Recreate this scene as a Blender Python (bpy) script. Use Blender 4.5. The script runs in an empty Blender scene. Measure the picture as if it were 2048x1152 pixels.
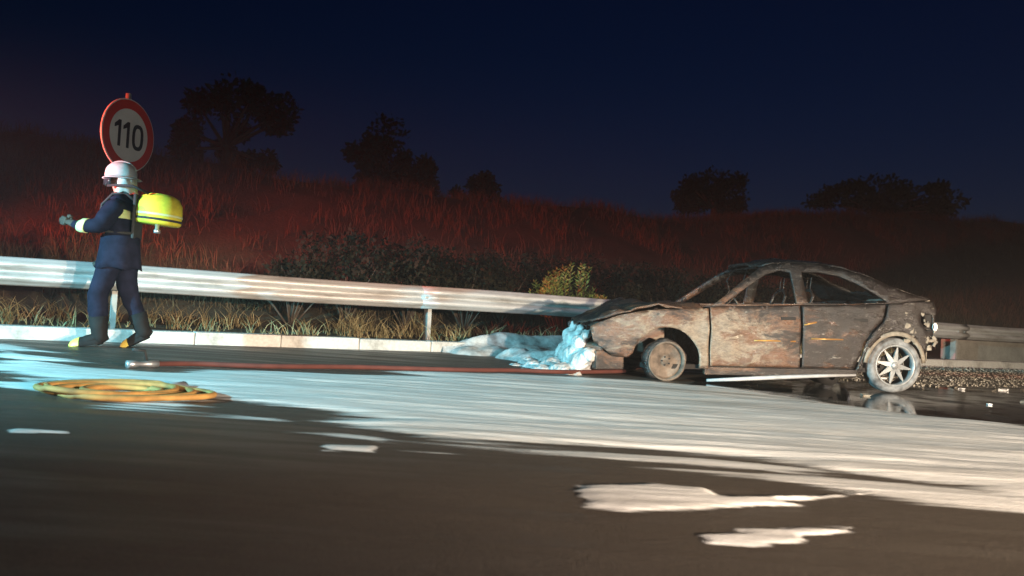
import bpy, bmesh, math, random
import numpy as np
from mathutils import Vector, Matrix
from mathutils.geometry import delaunay_2d_cdt
R = math.radians
random.seed(7); rng = np.random.default_rng(7)
scene = bpy.context.scene
COL = scene.collection

# ------------------------------------------------------------------ camera
cam = bpy.data.cameras.new('camera')
cam.sensor_width = 36.0
cam.lens = 36.0 * 1700 / 2048
cam.clip_start = 0.05; cam.clip_end = 5000
CAM_Z = 0.6
co = bpy.data.objects.new('camera', cam); COL.objects.link(co)
roll = math.atan(0.053); pitch = math.atan(62 / 1700 * math.cos(roll))
fw = Vector((0, math.cos(pitch), math.sin(pitch))); up = Vector((0, -math.sin(pitch), math.cos(pitch))); rt = Vector((1, 0, 0))
cr, sr = math.cos(roll), math.sin(roll)
cR = cr * rt + sr * up; cU = -sr * rt + cr * up
m = Matrix((cR, cU, -fw)).transposed().to_4x4(); m.translation = (0, 0, CAM_Z)
co.matrix_world = m
cam.dof.use_dof = True; cam.dof.focus_distance = 9.5; cam.dof.aperture_fstop = 2.2
scene.camera = co

# ------------------------------------------------------------------ night sky, moon, exposure
world = bpy.data.worlds.new('World'); scene.world = world; world.use_nodes = True
wn = world.node_tree.nodes; wl = world.node_tree.links
bg = wn['Background']
sky = wn.new('ShaderNodeTexSky'); sky.sky_type = 'NISHITA'; sky.sun_disc = False
SUN_EL, SUN_ROT = R(-3.0), R(20)
sky.sun_elevation = SUN_EL; sky.sun_rotation = SUN_ROT
sky.air_density = 1.0; sky.dust_density = 0.4; sky.ozone_density = 3.0
tint = wn.new('ShaderNodeMix'); tint.data_type = 'RGBA'; tint.blend_type = 'MULTIPLY'; tint.inputs[0].default_value = 1.0; tint.inputs[7].default_value = (0.22, 0.62, 1.0, 1)
wl.new(sky.outputs[0], tint.inputs[6]); wl.new(tint.outputs[2], bg.inputs['Color']); bg.inputs['Strength'].default_value = 0.10
moon = bpy.data.lights.new('moon', 'SUN'); moon.energy = 0.004; moon.angle = R(0.5); moon.color = (0.8, 0.88, 1.0)
mo = bpy.data.objects.new('moon', moon); COL.objects.link(mo); mo.rotation_euler = (R(50), 0, R(30))
vs = scene.view_settings
vs.view_transform = 'Standard'; vs.look = 'None'; vs.exposure = 0.0; vs.gamma = 1.0; vs.use_curve_mapping = False
scene.cycles.use_denoising = True
scene.cycles.max_bounces = 6; scene.cycles.caustics_reflective = False; scene.cycles.caustics_refractive = False
scene.cycles.sample_clamp_indirect = 3.0

# vehicle lamps, plus one added for the sign, that light the night scene (fire engine and cars stopped on the carriageway around the camera)
def lamp(name, loc, target, watts, color, cone, blend=0.5, radius=0.09, cutoff=None, above=.08, low=None):
    """a spot lamp; cutoff = low-beam pattern: degrees above the horizontal (start, end) where the beam fades to `above`"""
    l = bpy.data.lights.new(name, 'SPOT'); l.energy = watts; l.color = color
    l.spot_size = R(cone); l.spot_blend = blend; l.shadow_soft_size = radius
    o = bpy.data.objects.new(name, l); COL.objects.link(o); o.location = loc
    d = Vector(target) - Vector(loc); o.rotation_euler = d.to_track_quat('-Z', 'Y').to_euler()
    if cutoff:
        el = math.atan2(d.z, math.hypot(d.x, d.y))
        l.use_nodes = True; nt = l.node_tree; em_ = nt.nodes['Emission']
        tc = nt.nodes.new('ShaderNodeTexCoord'); sp = nt.nodes.new('ShaderNodeSeparateXYZ'); nt.links.new(tc.outputs['Normal'], sp.inputs[0])
        mr = nt.nodes.new('ShaderNodeMapRange'); mr.interpolation_type = 'SMOOTHSTEP'
        mr.inputs['From Min'].default_value = math.sin(R(cutoff[0]) - el); mr.inputs['From Max'].default_value = math.sin(R(cutoff[1]) - el)
        mr.inputs['To Min'].default_value = 1.0; mr.inputs['To Max'].default_value = above
        nt.links.new(sp.outputs['Y'], mr.inputs['Value']); out_ = mr.outputs[0]
        if low:
            m2 = nt.nodes.new('ShaderNodeMapRange'); m2.interpolation_type = 'SMOOTHSTEP'
            m2.inputs['From Min'].default_value = math.sin(R(low[0]) - el); m2.inputs['From Max'].default_value = math.sin(R(low[1]) - el)
            m2.inputs['To Min'].default_value = .06; nt.links.new(sp.outputs['Y'], m2.inputs['Value'])
            mu = nt.nodes.new('ShaderNodeMath'); mu.operation = 'MULTIPLY'; nt.links.new(out_, mu.inputs[0]); nt.links.new(m2.outputs[0], mu.inputs[1]); out_ = mu.outputs[0]
        nt.links.new(out_, em_.inputs['Strength'])
    return o
lamp('headlamp', (6.2, -3.2, 1.05), (3.2, 8.5, 0.1), 13000, (1.0, 0.80, 0.55), 78, 0.75, cutoff=(-0.6, 2.6), above=.03)
lamp('headlamp', (4.7, -3.4, 1.05), (0.6, 9.0, 0.1), 6000, (1.0, 0.83, 0.75), 74, 0.75, cutoff=(-0.6, 2.6), above=.03)
lamp('engine_or_added_lamp', (-9.2, 2.6, 2.3), (-2.2, 8.4, 0.0), 10500, (0.25, 0.82, 1.0), 72, 1.0, cutoff=(-4, 0), above=.0)
lamp('engine_or_added_lamp', (-6.0, -2.0, 1.25), (-5.0, 9.6, 0.8), 1150, (1.0, 0.88, 0.78), 30, 1.0, cutoff=(-0.6, 2.6), above=.75)  # added lamp brightening sign and left rail, instead of the sign's retroreflection
lamp('beacon', (-11.5, 4.6, 2.6), (0.6, 17.0, 1.9), 16000, (1.0, 0.075, 0.035), 56, 1.0, 0.12, cutoff=(-0.5, 8.0), above=.01, low=(-9.5, -5.5))

# ------------------------------------------------------------------ place: road frame
D = np.array([.871, .491]); N = np.array([-.491, .871]); P0 = np.array([-5.57, 9.24]); S0 = 10.783
D = D / np.linalg.norm(D); N = np.array([-D[1], D[0]])
def W(t, s):
    p = P0 + D * t + N * (s - S0); return p[0], p[1]
def TS(x, y):
    qx, qy = x - P0[0], y - P0[1]
    return qx * D[0] + qy * D[1], qx * N[0] + qy * N[1] + S0
def gz(x, y): return .025 * ((-.491 * x + .871 * y) - 6.1)
S_KERB, KERB_W, KERB_H = 10.42, 0.22, 0.14
ROAD_ANG = math.atan2(D[1], D[0])

def hsh(ix, iy, seed):
    n = (ix * 374761393 + iy * 668265263 + seed * 974634541) & 0xffffffff
    n = ((n ^ (n >> 13)) * 1274126177) & 0xffffffff
    return ((n ^ (n >> 16)) & 0xffff) / 65535.0
def vnoise(x, y, seed=0):
    x = np.asarray(x, float); y = np.asarray(y, float)
    ix = np.floor(x).astype(np.int64); iy = np.floor(y).astype(np.int64)
    fx = x - ix; fy = y - iy; fx = fx * fx * (3 - 2 * fx); fy = fy * fy * (3 - 2 * fy)
    a = hsh(ix, iy, seed); b = hsh(ix + 1, iy, seed); c = hsh(ix, iy + 1, seed); d = hsh(ix + 1, iy + 1, seed)
    return (a * (1 - fx) + b * fx) * (1 - fy) + (c * (1 - fx) + d * fx) * fy - 0.5
def fbm(x, y, seed=0, o=4):
    v = 0; a = 1.0
    for k in range(o):
        v = v + a * vnoise(np.asarray(x) * 2 ** k, np.asarray(y) * 2 ** k, seed + k * 17); a *= .5
    return v

def sstep(a, b, x):
    u = np.clip((np.asarray(x, float) - a) / (b - a), 0, 1); return u * u * (3 - 2 * u)
def hill_z(t, s):
    """ground behind the kerb: verge, cut slope, plateau"""
    t = np.asarray(t, float); s = np.asarray(s, float)
    base = .025 * (S_KERB + KERB_W - 6.1) + KERB_H - 0.02
    H = 3.6 + 0.10 * np.sin(t * .55 + 1) + 1.75 * sstep(12, 34, t) + 0.02 * np.clip(t - 34, 0, 100)
    up_ = sstep(12.2, 20.5, s)
    up_ = 0.55 * up_ + 0.45 * np.clip((s - 12.4) / 6.9, 0, 1) ** 1.05
    z = base + 0.06 * np.clip(s - 11, 0, 1.5) + (H - base) * np.clip(up_, 0, 1)
    z = z + 0.02 * np.clip(s - 21, 0, 300)
    return z + 0.16 * fbm(t * .5, s * .5, 3) * sstep(11.5, 14, s) + 0.03 * fbm(t * 2, s * 2, 8)

# ------------------------------------------------------------------ object helpers
def link(o, parent=None):
    COL.objects.link(o)
    if parent: o.parent = parent
    return o
def tag(o, label=None, cat=None, group=None, kind=None):
    if label: o['label'] = label
    if cat: o['category'] = cat
    if group: o['group'] = group
    if kind: o['kind'] = kind
    return o
def empty(name, loc=(0, 0, 0), rz=0):
    o = bpy.data.objects.new(name, None); o.location = loc; o.rotation_euler = (0, 0, rz); o.empty_display_size = .1
    return link(o)
def mesh_obj(name, verts, faces, mat, parent=None, smooth=False):
    me = bpy.data.meshes.new(name); me.from_pydata([tuple(v) for v in verts], [], [tuple(f) for f in faces]); me.update()
    if mat: me.materials.append(mat)
    if smooth: me.polygons.foreach_set('use_smooth', [True] * len(me.polygons))
    return link(bpy.data.objects.new(name, me), parent)
def np_tris(name, V, F, mat, parent=None, smooth=False):
    me = bpy.data.meshes.new(name); V = np.ascontiguousarray(V, np.float32); F = np.ascontiguousarray(F, np.int32)
    k = F.shape[1]
    me.vertices.add(len(V)); me.vertices.foreach_set('co', V.ravel())
    me.loops.add(F.size); me.loops.foreach_set('vertex_index', F.ravel())
    me.polygons.add(len(F)); me.polygons.foreach_set('loop_start', np.arange(0, F.size, k, dtype=np.int32))
    me.polygons.foreach_set('loop_total', np.full(len(F), k, np.int32))
    if smooth: me.polygons.foreach_set('use_smooth', np.ones(len(F), bool))
    me.update(); me.validate()
    if mat: me.materials.append(mat)
    return link(bpy.data.objects.new(name, me), parent)
def bm_obj(name, bm, mat, parent=None, smooth=False):
    me = bpy.data.meshes.new(name); bmesh.ops.recalc_face_normals(bm, faces=bm.faces[:]); bm.to_mesh(me); bm.free()
    for mm in (mat if isinstance(mat, (list, tuple)) else [mat]): me.materials.append(mm)
    if smooth: me.polygons.foreach_set('use_smooth', [True] * len(me.polygons))
    return link(bpy.data.objects.new(name, me), parent)
def add_box(bm, c, d, rot=None, bevel=0.0):
    r = bmesh.ops.create_cube(bm, size=1.0)
    M = Matrix.Translation(c) @ (rot.to_4x4() if rot is not None else Matrix.Identity(4)) @ Matrix.Diagonal((*d, 1))
    bmesh.ops.transform(bm, matrix=M, verts=r['verts'])
    if bevel:
        es = list({e for v in r['verts'] for e in v.link_edges})
        bmesh.ops.bevel(bm, geom=es, offset=bevel, segments=2, affect='EDGES', profile=.6)
def box(name, c, d, mat, parent=None, rot=None, bevel=0.0):
    bm = bmesh.new(); add_box(bm, c, d, rot, bevel); return bm_obj(name, bm, mat, parent)
def add_tube(bm, pts, rad, seg=8, cap=True):
    pts = [Vector(p) for p in pts]; n = len(pts)
    rads = rad if isinstance(rad, (list, tuple)) else [rad] * n
    prev = None; rings = []
    for i, p in enumerate(pts):
        t = (pts[min(i + 1, n - 1)] - pts[max(i - 1, 0)]).normalized()
        a = prev if prev is not None else (Vector((0, 0, 1)) if abs(t.z) < .9 else Vector((1, 0, 0)))
        u = (a - t * a.dot(t)).normalized(); prev = u; v = t.cross(u)
        rings.append([bm.verts.new(p + (u * math.cos(2 * math.pi * k / seg) + v * math.sin(2 * math.pi * k / seg)) * rads[i]) for k in range(seg)])
    for i in range(n - 1):
        for k in range(seg):
            bm.faces.new((rings[i][k], rings[i][(k + 1) % seg], rings[i + 1][(k + 1) % seg], rings[i + 1][k]))
    if cap: bm.faces.new(rings[0][::-1]); bm.faces.new(rings[-1])
def tube(name, pts, rad, mat, parent=None, seg=8, smooth=True):
    bm = bmesh.new(); add_tube(bm, pts, rad, seg); return bm_obj(name, bm, mat, parent, smooth)
def add_lathe(bm, prof, seg=32, axis='Y', center=(0, 0, 0), closed=False):
    rings = []
    for r, h in prof:
        ring = []
        for k in range(seg):
            a = 2 * math.pi * k / seg
            p = (r * math.cos(a), h, r * math.sin(a)) if axis == 'Y' else (r * math.cos(a), r * math.sin(a), h)
            ring.append(bm.verts.new(Vector(p) + Vector(center)))
        rings.append(ring)
    prs = list(zip(rings, rings[1:])) + ([(rings[-1], rings[0])] if closed else [])
    for a, b in prs:
        for k in range(seg): bm.faces.new((a[k], a[(k + 1) % seg], b[(k + 1) % seg], b[k]))
    return rings
def spline(pts, n):
    pts = [Vector(p) for p in pts]; out = []
    P = [pts[0]] + pts + [pts[-1]]
    for i in range(1, len(P) - 2):
        for k in range(n):
            u = k / n; a, b, c, d = P[i - 1], P[i], P[i + 1], P[i + 2]
            out.append(.5 * ((2 * b) + (c - a) * u + (2 * a - 5 * b + 4 * c - d) * u * u + (3 * b - a - 3 * c + d) * u ** 3))
    out.append(pts[-1]); return out
def copy_tree(o, parent=None):
    c = o.copy(); COL.objects.link(c)
    if parent: c.parent = parent
    for ch in list(o.children): copy_tree(ch, c)
    return c

# ------------------------------------------------------------------ materials
class NT:
    def __init__(s, name, rough=.6, spec=.5, metal=0.0):
        s.m = bpy.data.materials.new(name); s.m.use_nodes = True; s.t = s.m.node_tree
        s.b = s.t.nodes['Principled BSDF']; s.b.inputs['Roughness'].default_value = rough
        s.b.inputs['Specular IOR Level'].default_value = spec; s.b.inputs['Metallic'].default_value = metal
        s.tc = s.t.nodes.new('ShaderNodeTexCoord')
    def n(s, typ, **k):
        x = s.t.nodes.new(typ)
        for a, v in k.items(): setattr(x, a, v)
        return x
    def l(s, a, b): s.t.links.new(a, b)
    def coord(s, scale=(1, 1, 1), loc=(0, 0, 0), rot=(0, 0, 0), src='Object'):
        mp = s.n('ShaderNodeMapping'); mp.inputs['Scale'].default_value = scale; mp.inputs['Location'].default_value = loc; mp.inputs['Rotation'].default_value = rot
        s.l(s.tc.outputs[src], mp.inputs['Vector']); return mp.outputs[0]
    def noise(s, scale, detail=4, rough=.55, vec=None, dist=0):
        x = s.n('ShaderNodeTexNoise'); x.inputs['Scale'].default_value = scale; x.inputs['Detail'].default_value = detail
        x.inputs['Roughness'].default_value = rough; x.inputs['Distortion'].default_value = dist
        s.l(vec if vec is not None else s.tc.outputs['Object'], x.inputs['Vector']); return x.outputs['Fac']
    def ramp(s, fac, stops):
        x = s.n('ShaderNodeValToRGB'); e = x.color_ramp.elements
        while len(e) < len(stops): e.new(.5)
        for el, (p, c) in zip(e, stops): el.position = p; el.color = (*c, 1) if len(c) == 3 else c
        s.l(fac, x.inputs['Fac']); return x.outputs['Color']
    def mix(s, fac, a, b):
        x = s.n('ShaderNodeMix', data_type='RGBA')
        for i, v in ((0, fac), (6, a), (7, b)):
            if hasattr(v, 'links') or hasattr(v, 'is_linked'): s.l(v, x.inputs[i])
            elif i == 0: x.inputs[0].default_value = v
            else: x.inputs[i].default_value = (*v, 1)
        return x.outputs[2]
    def math(s, op, a, b=None, clamp=False):
        x = s.n('ShaderNodeMath', operation=op); x.use_clamp = clamp
        for i, v in ((0, a), (1, b)):
            if v is None: continue
            if hasattr(v, 'is_linked'): s.l(v, x.inputs[i])
            else: x.inputs[i].default_value = v
        return x.outputs[0]
    def color(s, c):
        if hasattr(c, 'is_linked'): s.l(c, s.b.inputs['Base Color'])
        else: s.b.inputs['Base Color'].default_value = (*c, 1)
    def rough(s, r): s.l(r, s.b.inputs['Roughness'])
    def bump(s, h, strength=.3, dist=.02):
        x = s.n('ShaderNodeBump'); x.inputs['Strength'].default_value = strength; x.inputs['Distance'].default_value = dist
        s.l(h, x.inputs['Height']); s.l(x.outputs[0], s.b.inputs['Normal'])
def grey(v): return (v, v, v)
def plain(name, c, rough=.6, metal=0, spec=.5, var=.25, scale=6):
    k = NT(name, rough, spec, metal)
    f = k.noise(scale, 5, .6)
    k.color(k.ramp(f, [(.3, tuple(x * (1 - var) for x in c)), (.7, tuple(min(1, x * (1 + var)) for x in c))]))
    k.bump(k.noise(scale * 8, 3), .15, .004)
    return k.m

# asphalt: dark worn tar with wheel-worn streaks along the carriageway, damp patches
k = NT('asphalt', .6, .45)
v = k.coord((1, 1, 1), rot=(0, 0, -ROAD_ANG))
st = k.coord((.25, 2.2, 1), rot=(0, 0, -.25 * ROAD_ANG))
f1 = k.noise(.55, 5, .6); f2 = k.noise(95, 4, .8); f3 = k.noise(1.6, 4, .6, st)
k.color(k.mix(.6, k.ramp(f1, [(.3, (.043, .033, .025)), (.7, (.080, .062, .048))]), k.ramp(f2, [(.35, (.018, .015, .012)), (.7, (.14, .115, .09))])))
k.rough(k.ramp(f3, [(.35, grey(.30)), (.60, grey(.62))]))
k.bump(f2, .6, .008)
M_ASPHALT = k.m
k = NT('wet_asphalt', .07, .6)
k.color(k.ramp(k.noise(2, 4), [(.3, (.012, .011, .010)), (.7, (.028, .025, .022))]))
k.rough(k.ramp(k.noise(2.2, 4), [(.4, grey(.035)), (.7, grey(.22))])); k.bump(k.noise(9, 3), .05, .004)
M_WET = k.m
k = NT('concrete', .8, .3)
f = k.noise(3, 6, .65); g = k.noise(40, 3)
k.color(k.mix(.3, k.ramp(f, [(.3, (.20, .18, .15)), (.7, (.40, .37, .32))]), k.ramp(g, [(.3, grey(.16)), (.7, grey(.45))]))); k.bump(g, .3, .004)
M_CONC = k.m
k = NT('kerb_paint', .7, .35)
f = k.noise(2.4, 6, .68); g = k.noise(30, 3)
k.color(k.mix(.25, k.ramp(f, [(.34, (.30, .27, .23)), (.5, (.60, .57, .52)), (.8, (.72, .70, .66))]), k.ramp(g, [(.3, grey(.25)), (.7, grey(.75))]))); k.bump(g, .25, .004)
M_KERB = k.m
k = NT('galvanised', .42, .5, .35)
f = k.noise(2.2, 6, .65, k.coord((.6, .6, 4)))
k.color(k.ramp(f, [(.30, (.26, .22, .19)), (.42, (.46, .44, .42)), (.55, (.60, .59, .58)), (.75, (.70, .70, .70))]))
k.rough(k.ramp(f, [(.3, grey(.65)), (.7, grey(.38))])); k.bump(k.noise(25, 2), .08, .004)
M_GALV = k.m
k = NT('foam', .42, .45)
f = k.noise(1.3, 8, .70, k.coord((.10, 1.9, 1), rot=(0, 0, .05)), .6); h_ = k.noise(4.5, 7, .7, k.coord((.10, 2.2, 1), rot=(0, 0, -.06)), .3)
c = k.ramp(f, [(.28, (.20, .19, .18)), (.36, (.52, .50, .48)), (.43, (.76, .74, .72)), (.70, (.84, .83, .82))])
c = k.mix(k.ramp(h_, [(.34, grey(.6)), (.50, grey(0))]), c, (.30, .28, .255))
k.color(c)
k.bump(k.math('ADD', k.math('MULTIPLY', h_, 1.6), k.noise(26, 5, .7, k.coord((.4, 1.2, 1)))), .42, .012)
def film(k, e0=.16, e1=.66):
    """foam thins out into a broken film at its rim"""
    at = k.n('ShaderNodeAttribute'); at.attribute_name = 'cover'
    nz = k.noise(3.2, 8, .72, k.coord((.10, 1.8, 1), rot=(0, 0, .03)), .4)
    a = k.math('ADD', at.outputs['Fac'], k.math('ADD', k.math('MULTIPLY', k.math('SUBTRACT', nz, .5), 1.5), k.math('MULTIPLY', k.math('SUBTRACT', k.noise(16, 6, .75, k.coord((.12, 1.6, 1))), .5), 1.1)))
    mr = k.n('ShaderNodeMapRange'); mr.interpolation_type = 'SMOOTHSTEP'; mr.inputs['From Min'].default_value = e0; mr.inputs['From Max'].default_value = e1; k.l(a, mr.inputs['Value'])
    k.l(mr.outputs[0], k.b.inputs['Alpha'])
film(k)
M_FOAM = k.m
k = NT('froth', .5, .4)
k.color(k.ramp(k.noise(6, 6, .7), [(.3, (.22, .21, .20)), (.48, (.48, .47, .46)), (.65, (.70, .70, .69))]))
k.bump(k.math('ADD', k.noise(14, 6, .7), k.noise(55, 4, .7)), .35, .012)
M_FROTH = k.m
k = NT('soil', .9, .2)
f = k.noise(1.1, 6, .65); g = k.noise(18, 4, .7)
k.color(k.mix(.45, k.ramp(f, [(.3, (.05, .036, .022)), (.55, (.09, .065, .042)), (.8, (.12, .09, .06))]), k.ramp(g, [(.3, (.04, .03, .02)), (.75, (.14, .11, .07))]))); k.bump(g, .6, .04)
M_SOIL = k.m
def leafm(name, c1, c2, scale=3, spec=.3):
    k = NT(name, .6 if spec > .1 else .9, spec); f = k.noise(scale, 4, .6); k.color(k.ramp(f, [(.3, c1), (.7, c2)])); return k.m
M_DRY = leafm('dry_grass', (.07, .05, .03), (.12, .088, .05), 1.2, .05)
M_WEED = leafm('weeds', (.10, .085, .035), (.36, .29, .15), 4)
M_DARKLEAF = leafm('scrub_leaf', (.010, .010, .007), (.028, .024, .014), 3, .04)
M_TREELEAF = leafm('tree_leaf', (.015, .018, .010), (.035, .038, .018), 3, .04)
M_OLEANDER = leafm('oleander_leaf', (.09, .15, .035), (.22, .28, .07), 6)
M_TIP = leafm('new_leaf', (.35, .16, .06), (.42, .26, .10), 6)
M_BARK = plain('bark', (.07, .05, .035), .9)
M_RUBBER = plain('rubber', (.02, .02, .02), .8)
M_REDHOSE = plain('red_hose', (.085, .022, .016), .85)
M_ORANGE = plain('orange_hose', (.36, .19, .05), .8, var=.5)
M_BRASS = plain('aluminium', (.55, .56, .58), .35, .8)

# ------------------------------------------------------------------ setting: road, kerb, verge, hill
def ts_grid(name, ts_, ss_, zf, mat, smooth=True):
    T, S = np.meshgrid(ts_, ss_, indexing='ij')
    X = P0[0] + D[0] * T + N[0] * (S - S0); Y = P0[1] + D[1] * T + N[1] * (S - S0)
    Z = zf(T, S); V = np.stack([X, Y, Z], -1).reshape(-1, 3)
    n, m_ = T.shape; i = np.arange((n - 1) * m_).reshape(n - 1, m_)[:, :-1].ravel()
    F = np.stack([i, i + m_, i + m_ + 1, i + 1], -1)
    return np_tris(name, V, F, mat, None, smooth)
rz_ = lambda T, S: .025 * (S - 6.1)
tag(ts_grid('road', np.linspace(-60, 160, 60), np.linspace(-60, S_KERB + .05, 30), rz_, M_ASPHALT), kind='structure')
hs = np.concatenate([np.arange(S_KERB + KERB_W - .03, 26, .22), np.arange(26, 60, 2.), np.arange(60, 130, 10)])
ht = np.concatenate([np.arange(-60, -12, 4), np.arange(-12, 40, .3), np.arange(40, 100, 2), np.arange(100, 161, 10)])
tag(ts_grid('hillside', ht, hs, hill_z, M_SOIL), kind='structure')
kerb = tag(empty('kerb', (*W(0, S_KERB), 0)), kind='structure')
KM = None
for i in range(-8, 46):
    if KM is None:
        bm = bmesh.new(); add_box(bm, (0, 0, KERB_H / 2 - .06), (.996, KERB_W, KERB_H + .12), None, .018); o = bm_obj('kerb_stone', bm, M_KERB, kerb); KM = o.data
    else: o = link(bpy.data.objects.new('kerb_stone', KM), kerb)
    o.rotation_euler = (R(1.43), 0, ROAD_ANG); x, y = W(i + .5, S_KERB + KERB_W / 2); x0, y0 = W(0, S_KERB)
    o.location = (x - x0, y - y0, gz(x, y) + random.uniform(-.006, .006))
    o.rotation_euler.z += random.uniform(-.004, .004)

# gravel shoulder behind the wreck
def poly_sheet(name, pts_ts, dz, mat, step=.12, wob=.12, seed=1, kind='structure'):
    pts = [Vector(p) for p in pts_ts]; out = []
    for a, b in zip(pts, pts[1:] + pts[:1]):
        n = max(2, int((b - a).length / step))
        for q in range(n): out.append(a + (b - a) * q / n)
    V = []
    for p in out:
        w = float(fbm(p.x * 1.3, p.y * 1.3, seed, 4)) * wob; w2 = float(fbm(p.x * 1.3 + 50, p.y * 1.3, seed, 4)) * wob
        x, y = W(p.x + w, p.y + w2); V.append((x, y, gz(x, y) + dz))
    bm = bmesh.new(); f = bm.faces.new([bm.verts.new(v) for v in V]); bmesh.ops.triangulate(bm, faces=[f])
    return tag(bm_obj(name, bm, mat), kind=kind)
k = NT('gravel', .85, .3); f = k.noise(35, 4, .75); g = k.noise(1.5, 4)
k.color(k.mix(.4, k.ramp(f, [(.3, (.12, .105, .09)), (.7, (.44, .40, .34))]), k.ramp(g, [(.3, (.18, .16, .13)), (.7, (.38, .34, .285))]))); k.bump(f, .8, .03)
M_GRAVEL = k.m
poly_sheet('gravel_shoulder', [(8.3, 9.3), (9.2, 8.1), (10.3, 7.1), (10.9, 6.75), (13, 6.6), (40, 6.6), (40, S_KERB), (8, S_KERB)], .006, M_GRAVEL, .15, .35, 5)
poly_sheet('puddle', [(6.0, 6.75), (7.5, 7.2), (9.6, 7.5), (10.9, 6.75), (12.8, 6.6), (13.2, 5.2), (8.6, 3.3), (7.2, 4.2), (6.7, 5.1), (6.2, 5.9)], .004, M_WET, .12, .25, 9)

def pebbles(name, n, region, mat, smin, smax, dz=.004, zf=None, flat=None):
    V = []; F = []
    base = np.array([(1, 0, 0), (-1, 0, 0), (0, 1, 0), (0, -1, 0), (0, 0, 1), (0, 0, -1)], float)
    tri = np.array([(0, 2, 4), (2, 1, 4), (1, 3, 4), (3, 0, 4), (2, 0, 5), (1, 2, 5), (3, 1, 5), (0, 3, 5)])
    for i in range(n):
        t, s = region(); x, y = W(t, s); r = rng.uniform(smin, smax) * rng.uniform(.5, 1)
        sc = rng.uniform(.5, 1.2, 3) * r * (np.array(flat) if flat else 1.0); a = rng.uniform(0, 6.28) if not flat else rng.normal(.15, .35); c, sn = math.cos(a), math.sin(a)
        b = base * sc * rng.uniform(.7, 1.3, (6, 1)); b = np.stack([b[:, 0] * c - b[:, 1] * sn, b[:, 0] * sn + b[:, 1] * c, b[:, 2]], -1)
        z = gz(x, y) if zf is None else float(zf(t, s))
        F.append(tri + 6 * i); V.append(b + (x, y, z + dz + (0 if flat else r * .2)))
    return np_tris(name, np.concatenate(V), np.concatenate(F), mat)
def rg_gravel():
    s = rng.uniform(6.8, S_KERB); return rng.uniform(9.0 + max(0, (8 - s)) * .9, 22), s
M_STONE = plain('stone', (.36, .33, .28), .85, var=.5)
tag(pebbles('gravel', 7000, rg_gravel, M_STONE, .008, .028), 'loose grey gravel on the shoulder behind the burnt car', 'gravel', kind='stuff')

# ------------------------------------------------------------------ guardrail
rail = tag(empty('guardrail', (*W(0, S0), 0)), 'long steel guardrail with ribbed beam on posts along the kerb', 'guardrail')
ox, oy = W(0, S0)
RT = 0.87
def rail_pt(t, s, z):
    x, y = W(t, s); return (x - ox, y - oy, .025 * (S0 - 6.1) + z)
prof = [(0, .0), (.012, .018), (.055, .045), (.083, .065), (.083, .10), (.055, .118), (.012, .14), (.0, .155), (.012, .17), (.055, .192), (.083, .21), (.083, .245), (.055, .265), (.012, .292), (0, .31)]
def beam(t0, t1, off):
    nseg = 16; V = []; F = []; n = len(prof)
    for i in range(nseg + 1):
        t = t0 + (t1 - t0) * i / nseg
        for d, h in prof:
            w = .006 * math.sin(t * 2.1) + .004 * math.sin(t * 5.3 + 1)
            V.append(rail_pt(t, S0 - d - off + w, RT - .31 + h + .006 * math.sin(t * 1.3)))
    for i in range(nseg):
        for j in range(n - 1): a = i * n + j; F.append((a, a + 1, a + n + 1, a + n))
    o = mesh_obj('beam', V, F, M_GALV, rail, True)
    so = o.modifiers.new('solidify', 'SOLIDIFY'); so.thickness = .004; so.offset = 0
    return o
M_POST = plain('post_steel', (.42, .41, .39), .6, .3)
bm = bmesh.new(); add_box(bm, (0, 0, 0), (.026, .02, .026), None, .004); BOLT = bpy.data.meshes.new('bolt'); bm.to_mesh(BOLT); bm.free(); BOLT.materials.append(M_POST)
for kx in range(-3, 12):
    tp = 1.13 + 4 * kx
    beam(tp - .16, tp + 4.16, .004 * (kx % 2))
    bm = bmesh.new()
    for dx, dy, sx, sy in ((0, 0, .006, .12), (.028, -.057, .055, .006), (.028, .057, .055, .006)):
        px, py, pz = rail_pt(tp + dx, S0 + .16 + dy, .33)
        add_box(bm, (px, py, pz), (sx, sy, 1.0), Matrix.Rotation(ROAD_ANG, 3, 'Z'))
    bm_obj('post', bm, M_POST, rail)
    box('spacer', rail_pt(tp, S0 + .05, RT - .155), (.09, .085, .22), M_POST, rail, Matrix.Rotation(ROAD_ANG, 3, 'Z'))
    for bt in (-.1, .1):
        for bz in (.155, .05, .26):
            bo = link(bpy.data.objects.new('bolt', BOLT), rail); bo.rotation_euler = (0, 0, ROAD_ANG)
            bo.location = rail_pt(tp + bt, S0 - .018 if bz == .155 else S0 - .05, RT - .31 + bz)

# concrete parapet under the rail further on
x0, y0 = W(17.3, 11.05)
parapet = tag(empty('concrete_parapet', (x0, y0, 0)), 'low concrete parapet beneath the guardrail beyond the burnt car', 'parapet')
for i in range(8):
    x, y = W(17.3 + 3.0 * i + 1.49, 11.2); box('block', (x - x0, y - y0, gz(x, y) + .26), (2.97, .28, .56), M_CONC, parapet, Matrix.Rotation(ROAD_ANG, 3, 'Z'), .02)

# ------------------------------------------------------------------ speed limit sign
M_SWHITE = plain('sign_white', (.74, .72, .68), .4, var=.08, scale=3)
M_SRED = plain('sign_red', (.55, .035, .02), .4, var=.12, scale=3)
M_SBLACK = plain('sign_black', (.012, .012, .014), .5)
M_SBACK = plain('sign_back', (.35, .35, .35), .5, .5)
sx_, sy_ = -4.82, 10.42; szg = float(hill_z(*TS(sx_, sy_)))
sign = tag(empty('speed_limit_sign', (sx_, sy_, szg - .15), math.atan2(.96, .29)), 'round red bordered 110 speed limit sign on a steel post behind the guardrail', 'road sign')
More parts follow.
